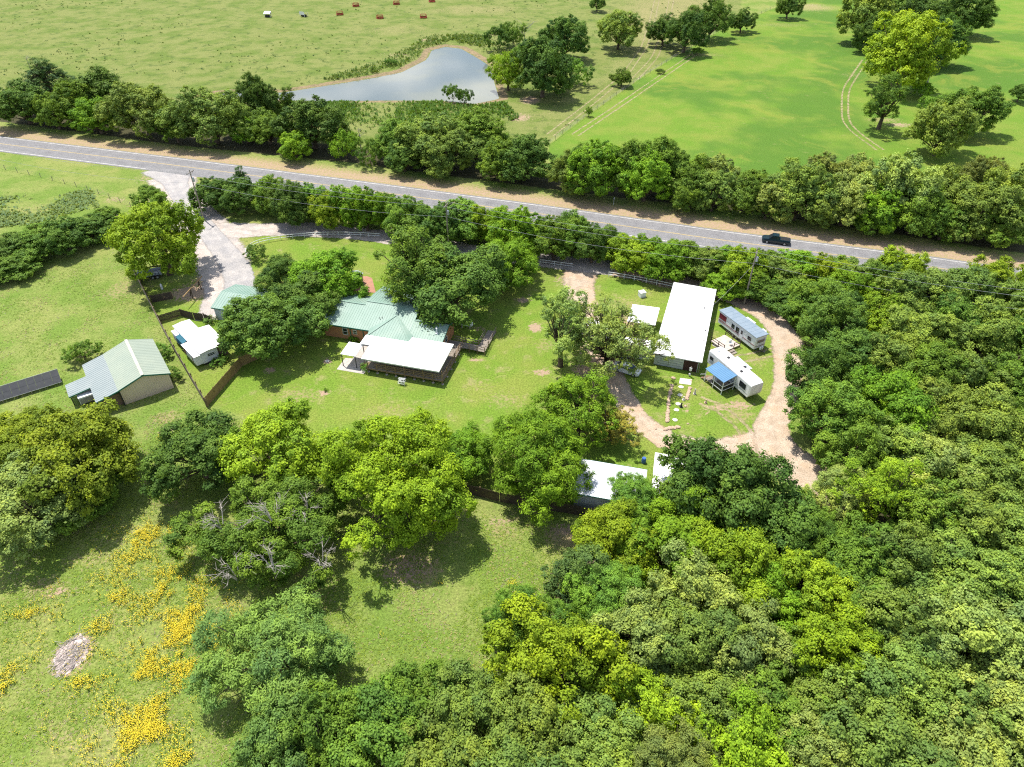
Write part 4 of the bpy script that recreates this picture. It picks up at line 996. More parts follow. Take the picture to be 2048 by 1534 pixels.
# local x towards the camera (0..11), y to the photo's right (ridge y=0)
m = MB()
prof = [(-3.7, 0), (3.45, 0), (3.45, 2.9), (0, 4.15), (-3.7, 2.95)]
m.profile([(y, z) for y, z in prof], .1, 10.85); m.build('wall', TAN, BN)
wr = MB()
for y in np.arange(-3.5, 3.4, .32):
    top = 4.1 - abs(y) * .345
    wr.box(10.851, 10.885, y, y + .05, .05, top)
for x in np.arange(.4, 10.8, .32): wr.box(x, x + .05, 3.451, 3.485, .05, 2.8)
wr.build('wall_rib', TAN, BN)
roofpart(BN, [[(0, 0, 4.32), (-.35 + .3, 0, 4.32), (-.05, 3.75, 3.0), (0, 3.75, 3.0)]], PALEROOF, (1, 0, 0), name='roof_trim', rib=False)
roofpart(BN, [[(-.1, 0, 4.32), (-.1, -3.85, 3.05), (11.2, -3.85, 3.05), (11.2, 0, 4.32)], [(-.1, 3.75, 3.0), (-.1, 0, 4.32), (11.2, 0, 4.32), (11.2, 3.75, 3.0)]], PALEROOF, (1, 0, 0), .12, .5, rh=.018)
rc = MB(); rc.bar((-.1, 0, 4.36), (11.2, 0, 4.36), .45, .05); rc.build('ridge_cap', plain('cream_cap', (.42, .43, .35), None, 1, .5), BN)
ln = roofpart(BN, [[(-.1, -3.85, 3.02), (-.1, -7.2, 2.3), (11.2, -7.2, 2.3), (11.2, -3.85, 3.02)]], BLUEROOF, (1, 0, 0), .1, .5, 'lean_to_roof', rh=.03)
ln2 = roofpart(BN, [[(3.3, -7.2, 2.28), (3.3, -10.3, 1.9), (6.8, -10.3, 1.9), (6.8, -7.2, 2.28)]], BLUEROOF, (1, 0, 0), .08, .5, 'lean_to_roof', rh=.03)
lw = MB(); lw.box(.2, 10.5, -6.9, -3.7, 0, 2.15); lw.build('lean_to_wall', BROWNWALL, BN)
lo_ = MB(); lo_.box(.2, 10.6, -7.0, -6.905, 0, 2.15); lo_.build('lean_to_side', plain('salmon_panel', (.42, .20, .17), None, 1, .7), BN)
tr = MB()
for a, b in (((11.2, 0, 4.22), (11.2, 3.75, 2.9)), ((11.2, 0, 4.22), (11.2, -3.85, 2.95)), ((11.2, -3.85, 2.94), (11.2, -7.2, 2.22)), ((6.82, -7.2, 2.2), (6.82, -10.3, 1.82))): MB().bar(a, b, .05, .2).build('rake_trim', GREENTRIM, BN)
for x, y, h in ((11.0, -3.8, 2.85), (11.0, -7.0, 2.2)): MB().box(x - .08, x + .08, y - .08, y + .08, 0, h).build('post', BLACKMETAL, BN)
for x, y in ((6.6, -10.1), (3.5, -10.1), (6.6, -7.3)): MB().box(x - .06, x + .06, y - .06, y + .06, 0, 1.85).build('post', BLACKMETAL, BN)
pl = MB(); pl.box(11.0, 11.06, -7.0, -6.5, .1, 2.1); pl.build('loose_panel', plain('cream_rust_panel', (.62, .46, .30), (.4, .22, .12), 3, .7), BN)

ut = thing('utility_trailer', 'white box trailer with grey ramp door parked under the barn lean-to', 'trailer', (-65.55, 82.85), D(-55))
m = MB(); m.box(-1.4, 1.55, -1.25, 1.2, .35, 1.55); m.build('body', WHITE, ut)
m = MB(); m.box(1.551, 1.6, -1.15, 1.1, .4, 1.3); m.build('ramp_door', plain('grey_plastic', (.22, .22, .25), (.28, .28, .3), 1, .6), ut)
for y in (-1.3, 1.25):
    MB().tube([(0, y - .08, .33), (0, y + .08, .33)], .33, 12).build('wheel', RUBBER, ut)

# ------------------------------------------------------------------ solar array
SA = thing('solar_array', 'long dark solar panel array on short posts left of the barn', 'solar panel', (-81.6, 79.4), D(33.5))
L_, n_ = 12.4, 11
for r in range(2):
    for i in range(n_):
        x0 = i * 1.13; t0, t1 = r * .5, r * .5 + .49
        def pt(x, t): return (x, 2.35 * t, .55 + 1.0 * t)
        m = MB(); m.slab([pt(x0, t0), pt(x0 + 1.11, t0), pt(x0 + 1.11, t1), pt(x0, t1)], .04)
        p = m.build('panel', SOLAR, SA)
fr = MB()
for t in (0.0, .495, .99): fr.bar((0, 2.35 * t, .5 + 1.0 * t), (n_ * 1.13, 2.35 * t, .5 + 1.0 * t), .06, .06)
fr.bar((0, 2.36, 1.57), (n_ * 1.13, 2.36, 1.57), .03, .05)
fr.build('frame', GALV, SA)
for i in range(7):
    x = .3 + i * 1.95
    MB().box(x - .05, x + .05, .05, .15, 0, .5).build('post', WOODGREY, SA); MB().box(x - .05, x + .05, 2.2, 2.3, 0, 1.45).build('post', WOODGREY, SA)

# ------------------------------------------------------------------ wooden fences
def board_fence(name, pts, h, mat, label, gap=.155, leanr=.03, postmat=WOODBROWN, rails=True, seed=1):
    rd = random.Random(seed)
    a0 = Vector(pts[0]); f = thing(name, label, 'fence', (a0.x, a0.y))
    bo, ra = MB(), MB()
    k = 0
    for a, b in zip(pts[:-1], pts[1:]):
        a, b = Vector(a) - a0, Vector(b) - a0; d = b - a; L = d.length; d = d.normalized(); nrm = Vector((-d.y, d.x)); rz = math.atan2(d.y, d.x)
        n = int(L / gap)
        for i in range(n):
            c = a + d * (i + .5) * gap; hh = h + rd.uniform(-.05, .05)
            bo.cbox((c.x, c.y, hh / 2 + .02), (gap * .92, .025, hh), rz + rd.uniform(-.02, .02))
        for z in (.35, h - .35): ra.bar((a.x + nrm.x * .05, a.y + nrm.y * .05, z), (b.x + nrm.x * .05, b.y + nrm.y * .05, z), .05, .09)
        m = max(1, int(L / 2.4))
        for i in range(m + 1):
            c = a + d * L * i / m + nrm * .12
            MB().box(c.x - .06, c.x + .06, c.y - .06, c.y + .06, 0, h + .06).build('post', postmat, f)
    bo.build('boards', mat, f); ra.build('rails', WOODBROWN, f)
    return f
board_fence('picket_fence', [(-74.5, 121.0), (-67.68, 110.9), (-61.07, 101.1), (-56.39, 94.4), (-50.86, 86.7), (-46.4, 80.6)], 1.75, WOODGREY, 'long weathered grey board fence running from trailer to lawn corner', seed=2)
board_fence('board_fence', [(-46.5, 80.8), (-44.2, 91.0), (-41.5, 93.6)], 1.8, CEDARBOARD, 'honey brown cedar fence from lawn corner to the big oak', seed=3)
board_fence('board_fence', [(-62.6, 103.6), (-59.5, 105.7), (-56.8, 104.6), (-54.9, 104.3), (-53.2, 103.4)], 1.5, WOODDARK, 'sagging dark board fence behind the white mobile home', seed=4, postmat=CEDARBOARD)
board_fence('board_fence', [(-66.6, 110.2), (-63.3, 111.6)], 1.5, WOODDARK, 'short dark fence panel beside the parked equipment trailer', seed=5)
board_fence('board_fence', [(-28.6, 70.3), (-9.56, 64.4), (-1.56, 61.7), (10.6, 59.0), (14.5, 58.0)], 1.75, WOODDARK, 'dark board fence under the trees at the back of the lawn', seed=6)

# ------------------------------------------------------------------ long white shed
LS = thing('long_shed', 'long open white-roofed shed standing between the campers', 'shed', (22.98, 91.2), D(71.7))
# local x along the shed away from camera (0..23.1), y to the photo's left is +, right is - (0..-7.6)
roofpart(LS, [[(-.1, .1, 2.62), (-.1, -7.7, 2.5), (23.2, -7.7, 2.5), (23.2, .1, 2.62)]], WHITEROOF, (1, 0, 0), .12, 1.0, rh=.02)
m = MB(); m.box(.35, 22.8, -7.2, -7.08, 0, 2.3); m.box(.35, 22.8, -.35, -.25, 0, 2.4); m.box(22.7, 22.8, -7.1, -.35, 0, 2.3); m.build('wall', PALEWALL, LS)
m = MB(); m.box(.3, .38, -4.9, -.2, .1, 2.3); m.build('door', PALEWALL, LS)
m = MB(); m.box(.28, .3, -2.55, -2.5, .2, 2.2)
for z in (.55, 1.0, 1.45, 1.9): m.box(.285, .3, -4.85, -.25, z, z + .02)
m.build('door_seam', BLACKMETAL, LS)
m = MB()
for i in range(14): m.box(.32, .36, -4.95 - i * .155 - .145, -4.95 - i * .155, .05, 2.3)
m.build('wood_siding', plain('maroon_wood', (.075, .035, .032), (.05, .025, .024), 2, .8), LS)
for x in (.3, 6, 12, 18, 22.6): MB().box(x - .06, x + .06, -7.5, -7.38, 0, 2.4).build('post', WOODGREY, LS)
m = MB(); m.box(-.15, -.05, -7.72, .12, 2.38, 2.52); m.build('gutter', WHITE, LS)
for x, y in ((16, -6.3), (6, -7.3), (9, -7.2)): MB().tube([(x, y, 2.5), (x, y, 2.72)], .09, 8).build('vent', BLACKMETAL, LS)
mp = thing('meter_pole', 'white electric meter boxes on a post at the shed\'s open corner', 'meter', (28.55, 88.35), D(71.7))
MB().box(-.06, .06, -.06, .06, 0, 1.9).build('post', WOODGREY, mp); MB().box(-.18, -.06, -.2, .2, 1.2, 1.75).build('meter_box', WHITE, mp); MB().box(-.16, -.06, -.16, .16, .25, .6).build('junction_box', WHITE, mp)

# ------------------------------------------------------------------ campers
def rounded_body(L, wd, z0, z1, r=.22, nose=0.0, tail=0.0):
    """camper body: side profile with rounded roof edges, along x"""
    prof = []
    for (cy, cz, a0) in ((wd / 2 - r, z1 - r, 0), (-wd / 2 + r, z1 - r, 90)):
        for k in range(5):
            t = D(a0 + k * 22.5); prof.append((cy + r * math.cos(t), cz + r * math.sin(t)))
    prof += [(-wd / 2, z0), (wd / 2, z0)]
    secs = [(-L / 2, .0), (-L / 2 + .22, .14), (L / 2 - .3, .14), (L / 2, .0)]
    mb = MB(); n = len(prof); ring = []
    for i, (x, g_) in enumerate(secs):
        o = len(mb.v)
        for y, z in prof:
            inset = .10 if i in (0, 3) else 0
            zz = z - (inset if z > z1 - .5 else 0) + (nose if i == 3 and z < z0 + .2 else 0) + (tail if i == 0 and z < z0 + .2 else 0)
            mb.v.append((x, y * (1 - inset * .5), zz))
        ring.append(o)
    for a, b in zip(ring[:-1], ring[1:]):
        for k in range(n): mb.f.append((a + k, b + k, b + (k + 1) % n, a + (k + 1) % n))
    mb.f.append(tuple(ring[0] + k for k in range(n))); mb.f.append(tuple(ring[-1] + k for k in reversed(range(n))))
    return mb
def wheels(parent, spots, r=.34, wd=.22):
    for x, y in spots:
        w1 = MB().tube([(x, y - wd / 2, r), (x, y + wd / 2, r)], r, 14).build('wheel', RUBBER, parent)
        s_ = 1 if y > 0 else -1
        MB().tube([(x, y + s_ * wd * .5, r), (x, y + s_ * (wd * .5 + .015), r)], r * .55, 10).build('rim', GALV, w1)

# trailer A: front (hitch) towards the lower right
TA = thing('camper_trailer', 'travel trailer with blue-grey roof and maroon stripe beside the loop road', 'camper', (39.47, 99.4), D(-63.5))
rounded_body(9.2, 2.42, .62, 3.0, .12).build('body', WHITE, TA)
m = MB(); m.slab([(-4.75, -1.33, 3.08), (4.75, -1.33, 3.08), (4.75, 1.33, 3.08), (-4.75, 1.33, 3.08)], .09); m.ribs([(-4.75, -1.33, 3.08), (4.75, -1.33, 3.08), (4.75, 1.33, 3.08), (-4.75, 1.33, 3.08)], (1, 0, 0), .9, .05, .015); m.build('roof', BLUEGREY, TA)
MB().box(-.9, 1.2, 1.2, 1.75, 1.2, 3.02).build('slide_out', WHITE, TA); MB().box(3.0, 3.9, 1.2, 1.7, 1.4, 3.0).build('slide_out', WHITE, TA)
m = MB(); m.box(-4.5, 4.55, -1.232, -1.205, 1.28, 1.38); m.box(-4.5, 1.0, -1.23, -1.205, 1.1, 1.14); m.box(4.6, 4.622, -1.15, 1.15, 1.0, 1.08); m.build('stripe', REDSTRIPE, TA)
m = MB(); m.box(-4.5, -2.7, -1.24, -1.205, 1.65, 2.65); m.build('awning_panel', REDSTRIPE, TA)
for x, wd, ht, z in ((-.9, .7, .75, 1.95), (.25, .75, .95, 1.9), (3.2, .8, .65, 2.0)): window(TA, x, -1.212, z, wd, ht, 'front', BLACKMETAL, False)
m = MB(); m.box(.95, 1.7, -1.235, -1.207, .72, 2.6); dr = m.build('door', WHITE, TA); MB().box(1.1, 1.55, -1.245, -1.236, 1.7, 2.35).build('pane', GLASS, dr)
window(TA, 4.61, 0, 2.0, 1.7, .7, 'right', PALEWALL, False)
wheels(TA, [(-.6, -1.05), (.25, -1.05), (-.6, 1.05), (.25, 1.05)])
m = MB(); m.bar((4.6, -.9, .55), (6.0, 0, .5), .1); m.bar((4.6, .9, .55), (6.0, 0, .5), .1); m.build('hitch', BLACKMETAL, TA)
for y in (-.2, .2): MB().tube([(5.1, y, .55), (5.1, y, .65), (5.1, y, 1.1), (5.1, y, 1.2)], [.12, .18, .18, .08], 10).build('gas_bottle', WHITE, TA)
# camper B (fifth wheel) with blue porch
TB = thing('camper_trailer', 'white fifth-wheel camper with pale roof behind the blue awning', 'camper', (35.1, 87.0), D(-65))
rounded_body(10.2, 2.44, .75, 3.25, .26, .65, .25).build('body', WHITE, TB)
m = MB(); m.slab([(-4.85, -1.12, 3.29), (4.75, -1.12, 3.29), (4.75, 1.12, 3.29), (-4.85, 1.12, 3.29)], .05); m.build('roof', WHITEROOF, TB)
m = MB(); m.box(-1.9, 1.4, 1.2, 1.95, 1.0, 2.95); m.build('slide_out', WHITE, TB)
m = MB(); m.box(-2.0, 1.5, 1.1, 2.0, 2.95, 3.0); m.build('slide_out_roof', plain('pale_blue_topper', (.62, .74, .76), None, 1, .6), TB)
for x, y in ((-2.0, .1), (1.7, -.35), (1.0, .9), (-4.1, -.3), (3.6, .2)):
    q = MB(); q.prism([(x - .2, y - .2), (x + .2, y - .2), (x + .2, y + .2), (x - .2, y + .2)], 3.29, 3.42); q.build('roof_vent', PALEWALL if x in (-4.1, 3.6) else BLACKMETAL, TB)
window(TB, -4.2, -1.225, 2.1, .75, .6, 'front', BLACKMETAL, False); window(TB, 3.4, -1.225, 2.15, 1.4, 1.0, 'front', BLACKMETAL, False); window(TB, -2.2, -1.225, 2.1, .6, .5, 'front', BLACKMETAL, False)
m = MB(); m.box(-4.7, 4.7, -1.235, -1.222, 1.25, 1.33); m.box(-4.7, 1.5, -1.235, -1.222, 1.42, 1.46); m.build('stripe', plain('grey_stripe', (.30, .33, .38), None, 2, .5), TB)
wheels(TB, [(-1.0, -1.06), (-.1, -1.06), (-1.0, 1.06), (-.1, 1.06)], .38)
m = MB(); m.box(3.9, 4.1, -.9, -.8, 0, 1.3); m.box(3.9, 4.1, .8, .9, 0, 1.3); m.build('landing_leg', BLACKMETAL, TB)
PB = thing('camper_porch', 'screened camper porch with sky-blue metal roof and wooden steps', 'porch', (32.75, 86.0), D(-60))
roofpart(PB, [[(-2.05, -1.5, 2.55), (2.05, -1.5, 2.55), (2.05, 1.15, 2.95), (-2.05, 1.15, 2.95)]], BLUEMETAL, (1, 0, 0), .06, .3, rh=.025)
m = MB()
for i in range(18): m.box(-1.9, 1.9, -1.35 + i * .145, -1.35 + i * .145 + .13, .58, .62)
m.build('floor', WOODGREY, PB)
for x, y in ((-1.9, -1.35), (0, -1.35), (1.9, -1.35), (1.9, 1.1), (-1.9, 1.1)): MB().box(x - .05, x + .05, y - .05, y + .05, 0, 2.5).build('post', WHITE, PB)
m = MB()
for z in (.75, 1.55): m.bar((-.4, -1.37, z), (1.92, -1.37, z), .05, .09); m.bar((1.92, -1.37, z), (1.92, 1.1, z), .05, .09)
m.bar((-1.92, -1.37, 1.5), (-2.9, -1.37, .8), .05, .08); m.bar((-1.92, .1, 1.5), (-2.9, .1, .8), .05, .08); m.build('railing', WHITE, PB)
m = MB(); m.box(-.3, 1.85, -1.345, -1.335, .8, 1.5); m.box(1.895, 1.905, -1.3, 1.05, .8, 1.5); m.build('screen', BLACKMETAL, PB)
m = MB()
for i in range(3): m.box(-1.95 - .3 * i - .3, -1.95 - .3 * i, -1.3, 0, .45 - .17 * i, .5 - .17 * i)
m.build('steps', WOODBROWN, PB)
m = MB(); m.box(-1.0, -.3, -.6, 0, .65, 1.1); m.box(-1.0, -.9, -.6, 0, 1.1, 1.5); m.build('seat', WHITE, PB)
# open deck between the campers
DK = thing('wood_deck', 'low wooden deck with dark rails between the two campers', 'deck', (36.3, 96.9), D(-58))
m = MB()
for i in range(24): m.box(-1.75, 1.75, -1.75 + i * .145, -1.62 + i * .145, .4, .44)
m.build('deck_boards', plain('pale_deck', (.58, .50, .44), (.46, .38, .33), 2, .85), DK)
m = MB()
for z in (.9, 1.35): m.bar((-1.75, 1.7, z), (1.75, 1.7, z), .06, .09); m.bar((-1.75, -1.75, z), (1.3, -1.75, z), .06, .09); m.bar((1.75, 1.7, z), (1.75, .2, z), .06, .09)
m.build('railing', WOODDARK, DK)
for x, y in ((-1.7, 1.7), (0, 1.7), (1.7, 1.7), (-1.7, -1.7), (0, -1.7), (1.3, -1.7), (1.7, .2)): MB().box(x - .05, x + .05, y - .05, y + .05, 0, 1.42).build('post', WOODDARK, DK)
m = MB(); m.box(1.8, 2.3, -1.2, .1, .2, .25); m.box(2.3, 2.8, -1.2, .1, .05, .1); m.build('steps', WOODGREY, DK)
ch = thing('folding_chair', 'white folding chair on the open deck between the campers', 'chair', (37.0, 96.2, .44), D(20))
MB().box(-.25, .25, -.25, .25, .4, .44).build('seat', WHITE, ch); MB().box(-.25, .25, .22, .27, .44, .9).build('backrest', WHITE, ch)
for x, y in ((-.2, -.2), (.2, -.2), (-.2, .2), (.2, .2)): MB().box(x - .02, x + .02, y - .02, y + .02, 0, .4).build('leg', GALV, ch)
slab2 = sheet('patio_slab', [tuple(G(*q)) for q in ((1424, 690), (1446, 670), (1462, 680), (1440, 700))], .02, CONCRETE)

# left campers beneath the thin tree
CP = thing('carport', 'white carport roof beside the long shed under the thin tree', 'carport', (25.9, 104.5), D(-107))
roofpart(CP, [[(0, -4.6, 2.5), (5.7, -4.6, 2.5), (5.7, 0.2, 2.62), (0, .2, 2.62)]], WHITEROOF, (0, 1, 0), .1, .8, rh=.02)
for x, y in ((.2, 0), (5.5, 0), (.2, -4.4), (5.5, -4.4), (2.8, 0)): MB().box(x - .05, x + .05, y - .05, y + .05, 0, 2.48).build('post', WOODBROWN, CP)
TCp = G(1258, 694, 2.0)
TC = thing('camper_trailer', 'white camper tucked between the thin tree and the long shed', 'camper', (TCp.x - .3, TCp.y + .3), D(-14))
rounded_body(8.0, 2.4, .6, 2.95, .2, .2, .2).build('body', WHITE, TC)
m = MB(); m.slab([(-3.8, -1.1, 2.99), (3.8, -1.1, 2.99), (3.8, 1.1, 2.99), (-3.8, 1.1, 2.99)], .05); m.build('roof', WHITEROOF, TC)
window(TC, 2.6, -1.208, 1.9, .9, .6, 'front', BLACKMETAL, False); window(TC, -.8, -1.208, 1.9, .9, .6, 'front', BLACKMETAL, False)
m = MB(); m.box(.7, 1.4, -1.225, -1.205, .7, 2.5); m.build('door', WHITE, TC)
m = MB(); m.box(-3.7, 3.7, -1.222, -1.204, 1.1, 1.2); m.build('stripe', plain('grey_stripe', (.3, .33, .38)), TC)
m = MB(); m.prism([(-.4, -.35), (.5, -.35), (.5, .35), (-.4, .35)], 2.99, 3.25); m.build('air_conditioner', WHITE, TC)
wheels(TC, [(-.5, -1.05), (.3, -1.05), (-.5, 1.05), (.3, 1.05)])
TDp = G(1186, 655, 2.0)
TD = thing('camper_trailer', 'white camper mostly hidden behind the thin tree by the gravel', 'camper', (TDp.x, TDp.y), D(-35))
rounded_body(6.0, 2.3, .6, 2.8, .2, .2, .2).build('body', WHITE, TD)
m = MB(); m.slab([(-2.8, -1.05, 2.84), (2.8, -1.05, 2.84), (2.8, 1.05, 2.84), (-2.8, 1.05, 2.84)], .05); m.build('roof', WHITEROOF, TD)
window(TD, 1.2, -1.158, 1.9, .9, .6, 'front', BLACKMETAL, False); wheels(TD, [(0, -1.0), (0, 1.0)])

# ------------------------------------------------------------------ cars
def loft(mb, secs):
    """secs: list of closed rings with the same count"""
    o = len(mb.v); n = len(secs[0])
    for r in secs: mb.v += [tuple(p) for p in r]
    for i in range(len(secs) - 1):
        for k in range(n): mb.f.append((o + i * n + k, o + i * n + (k + 1) % n, o + (i + 1) * n + (k + 1) % n, o + (i + 1) * n + k))
    mb.f.append(tuple(o + k for k in reversed(range(n)))); mb.f.append(tuple(o + (len(secs) - 1) * n + k for k in range(n)))
    return mb
def car(name, label, loc, rz, paint, pickup=False):
    c = thing(name, label, 'pickup' if pickup else 'car', loc, rz)
    L, wd = (5.7, 2.0) if pickup else (4.5, 1.78)
    h = L / 2; y = wd / 2
    zs = .38 if pickup else .25
    top = (lambda x: 1.08 if pickup else .88 - .0 * x)
    def ring(x, z0, z1, yy):
        return [(x, -yy, z0), (x, yy, z0), (x, yy * 1.0, (z0 + z1) * .55), (x, yy * .93, z1), (x, -yy * .93, z1), (x, -yy, (z0 + z1) * .55)]
    t = 1.1 if pickup else .92
    b = MB(); loft(b, [ring(-h, zs + .12, t - .08, y * .86), ring(-h + .18, zs, t, y * .97), ring(-h * .5, zs, t + .02, y), ring(0, zs, t + .02, y), ring(h * .45, zs, t, y), ring(h - .35, zs, t - .1, y * .95), ring(h, zs + .1, t - .28, y * .82)])
    b.build('body', paint, c)
    x0, x1, r0, r1, rt = ((-.75, 1.55, -.45, .75, 1.82) if pickup else (-1.75, 1.25, -1.05, .35, 1.42))
    def cr_(x, z, yy): return [(x, -yy, z), (x, yy, z)]
    cb = MB(); o = [(x0, -y * .9, t - .02), (x1, -y * .9, t - .02), (x1, y * .9, t - .02), (x0, y * .9, t - .02), (r0, -y * .72, rt), (r1, -y * .72, rt), (r1, y * .72, rt), (r0, y * .72, rt)]
    cb.add(o, [(4, 5, 6, 7), (0, 1, 5, 4), (1, 2, 6, 5), (2, 3, 7, 6), (3, 0, 4, 7)]); cb.build('cabin', paint, c)
    P = [Vector(p) for p in o]
    def glass(idx, nm, s0=.1, s1=.9, t0=.12, t1=.9, off=.012):
        a, b_, c_, d_ = (P[i] for i in idx)
        def bl(s, tt): return a.lerp(b_, s).lerp(d_.lerp(c_, s), tt)
        q = [bl(s0, t0), bl(s1, t0), bl(s1, t1), bl(s0, t1)]
        nr = (q[1] - q[0]).cross(q[3] - q[0]).normalized() * off
        MB().add([p + nr for p in q], [(0, 1, 2, 3)]).build(nm, GLASS, c)
    glass((1, 2, 6, 5), 'windshield', .06, .94); glass((3, 0, 4, 7), 'rear_window', .08, .92)
    for idx in ((0, 1, 5, 4), (2, 3, 7, 6)): glass(idx, 'side_window', .08, .48, .15, .88); glass(idx, 'side_window', .52, .92, .15, .88)
    if pickup:
        m = MB(); m.box(-h + .2, -.85, -y * .75, y * .75, t + .02, t + .03); m.build('bed', BLACKMETAL, c)
    for s in (-1, 1):
        MB().box(h - .06, h + .015, s * y * .62 - .18, s * y * .62 + .18, t - .42, t - .28).build('headlight', GLASS if pickup else PALEWALL, c)
        MB().box(-h - .015, -h + .05, s * y * .7 - .12, s * y * .7 + .12, t - .35, t - .15).build('tail_light', REDSTRIPE, c)
    wb = h * .62
    wheels(c, [(-wb, -y + .1), (wb, -y + .1), (-wb, y - .1), (wb, y - .1)], .38 if pickup else .32)
    return c
cw = G(1254, 738, .5)
car('car', 'white car with black windows parked under the thin-leaved tree', (cw.x, cw.y), D(-28), CARWHITE)
ct = G(1552, 480, .6)
car('pickup_truck', 'dark pickup truck driving along the highway at the right', (ct.x, ct.y), D(-17.5 + 180), CARDARK, True)
# ------------------------------------------------------------------ sheds at the back fence
MS = thing('metal_shed', 'white ribbed metal shed half hidden by trees at the back fence', 'shed', (7.9, 60.9), D(-13.5))
m = MB(); m.box(.1, 8.6, .1, 5.6, 0, 2.6); m.build('wall', PALEWALL, MS)
m = MB()
for x in np.arange(.25, 8.5, .3): m.box(x, x + .06, .06, .1, .05, 2.55)
m.build('wall_rib', PALEWALL, MS)
roofpart(MS, [[(-.1, -.1, 2.72), (8.8, -.1, 2.72), (8.8, 5.8, 3.15), (-.1, 5.8, 3.15)]], plain('zinc_roof', (.62, .64, .68), (.7, .71, .74), .5, .5, .3), th=.08, sp=.35, rh=.04)
m = MB(); m.bar((-.1, -.12, 2.66), (8.8, -.12, 2.66), .05, .14); m.bar((-.1, 5.83, 3.08), (8.8, 5.83, 3.08), .05, .14); m.build('eave_trim', GREENTRIM, MS)
WC = thing('carport', 'white roofed carport below the garden loop among treetops', 'carport', (19.6, 68.2), D(-103))
roofpart(WC, [[(0, 0, 2.68), (0, -.1, 2.68), (9.0, -.1, 2.68), (9.0, 0, 2.68)]], WHITEROOF, (1, 0, 0), .06, name='roof_edge', rib=False)
roofpart(WC, [[(0, 0, 2.7), (9.0, 0, 2.7), (9.0, 4.2, 2.6), (0, 4.2, 2.6)]], WHITEROOF, (1, 0, 0), .08, .9, rh=.02)
for x, y in ((.2, .1), (8.8, .1), (.2, 4.1), (8.8, 4.1)): MB().box(x - .05, x + .05, y - .05, y + .05, 0, 2.6).build('post', GALV, WC)
p = G(1288, 919, .6)
bl = thing('barrel', 'blue plastic barrel on the grass beside the white carport', 'barrel', (p.x, p.y))
MB().tube([(0, 0, 0), (0, 0, .1), (0, 0, .45), (0, 0, .8), (0, 0, .9)], [.27, .3, .33, .3, .27], 14).build('drum', BLUEPLASTIC, bl); MB().tube([(0, 0, .9), (0, 0, .93)], .2, 12).build('lid', BLUEPLASTIC, bl)

# ------------------------------------------------------------------ garden bed and ornaments
def rocks(name, line, label, n, mat, size=.22, seed=1):
    a0 = G(*line[0]); t = thing(name, label, 'stone edging', (a0.x, a0.y))
    rd = random.Random(seed); pts = resample([tuple(G(*q)) for q in line], .3)
    src = []
    for k in range(4):
        mb = MB(); n_ = 6
        rings = [[(rd.uniform(.75, 1.1) * r * math.cos(i * 1.047), rd.uniform(.75, 1.1) * r * math.sin(i * 1.047), z) for i in range(n_)] for r, z in ((1.0, 0), (.95, .45), (.55, .75))]
        loft(mb, rings); me = mb.mesh('stone'); me.materials.append(mat); src.append(me)
    for q in pts[::max(1, int(len(pts) / n))]:
        o = bpy.data.objects.new('stone', src[rd.randrange(4)]); COL.objects.link(o); o.parent = t
        o.location = (q[0] - a0.x + rd.uniform(-.08, .08), q[1] - a0.y + rd.uniform(-.08, .08), 0); o.rotation_euler = (0, 0, rd.uniform(0, 6)); s_ = size * rd.uniform(.7, 1.4); o.scale = (s_ * 1.3, s_, s_)
    return t
rocks('stone_edging', [(1347, 757), (1340, 790), (1331, 822), (1327, 838), (1338, 858)], 'long stone edging on the left of the garden bed', 60, STONE, .24, 1)
rocks('stone_edging', [(1383, 762), (1378, 785), (1370, 812)], 'short stone edging on the right of the garden bed', 40, STONE, .22, 2)
rocks('stone_edging', [(1311, 858), (1322, 866), (1345, 867), (1365, 855), (1375, 848)], 'curved stone edging at the foot of the garden bed', 44, STONE, .24, 3)
p = G(1371, 760)
sheet('paving_slab', [tuple(G(*q)) for q in ((1360, 756), (1384, 759), (1382, 770), (1358, 767))], .02, PALESTONE)
for i, (x, y, lb) in enumerate(((1362, 774, 'pale round stepping stone nearest the shed in the garden bed'), (1360, 790, 'second pale stepping stone from the shed in the garden bed'), (1356, 808, 'third pale stepping stone from the shed in the garden bed'), (1353, 820, 'fourth pale stepping stone from the shed in the garden bed'), (1350, 840, 'last pale stepping stone at the foot of the garden bed'))):
    p = G(x, y); rd = random.Random(i)
    mb = MB(); mb.prism([(.42 * rd.uniform(.85, 1.1) * math.cos(k * .628), .36 * rd.uniform(.85, 1.1) * math.sin(k * .628)) for k in range(10)], 0, .07)
    o = mb.build('stepping_stone', PALESTONE); o.location = (p.x, p.y, 0); tag(o, lb, 'stone', 'stepping stones in the garden bed')
def figure(x, y, label, h=.7, mat=CONCRETE):
    p = G(x, y); t = thing('garden_ornament', label, 'ornament', (p.x, p.y))
    MB().prism([(.22, .22), (-.22, .22), (-.22, -.22), (.22, -.22)], 0, .12).build('base', mat, t)
    MB().tube([(0, 0, .12), (0, 0, .3), (0, 0, h * .7), (0, 0, h)], [.12, .16, .1, .06], 8).build('body', mat, t); MB().tube([(0, 0, h), (0, 0, h + .05), (0, 0, h + .2), (0, 0, h + .24)], [.06, .12, .12, .05], 8).build('head', mat, t)
figure(1389, 788, 'grey garden figure standing right of the garden bed', .8); figure(1367, 800, 'pale garden figure between the stepping stones', .5, PALESTONE); figure(1362, 814, 'dark garden figure low in the garden bed', .6, BLACKMETAL); figure(1411, 806, 'small ornament in a bare patch below the camper porch', .5, STONE)
p = G(1284, 588, .5)
ac = thing('storage_bin', 'white boxy bin standing on the grass above the carport', 'bin', (p.x, p.y), D(20))
MB().box(-.55, .55, -.5, .5, 0, .95).build('body', WHITE, ac); MB().box(-.6, .6, -.55, .55, .95, 1.05).build('lid', WHITEROOF, ac)
p = G(932, 648, .7)
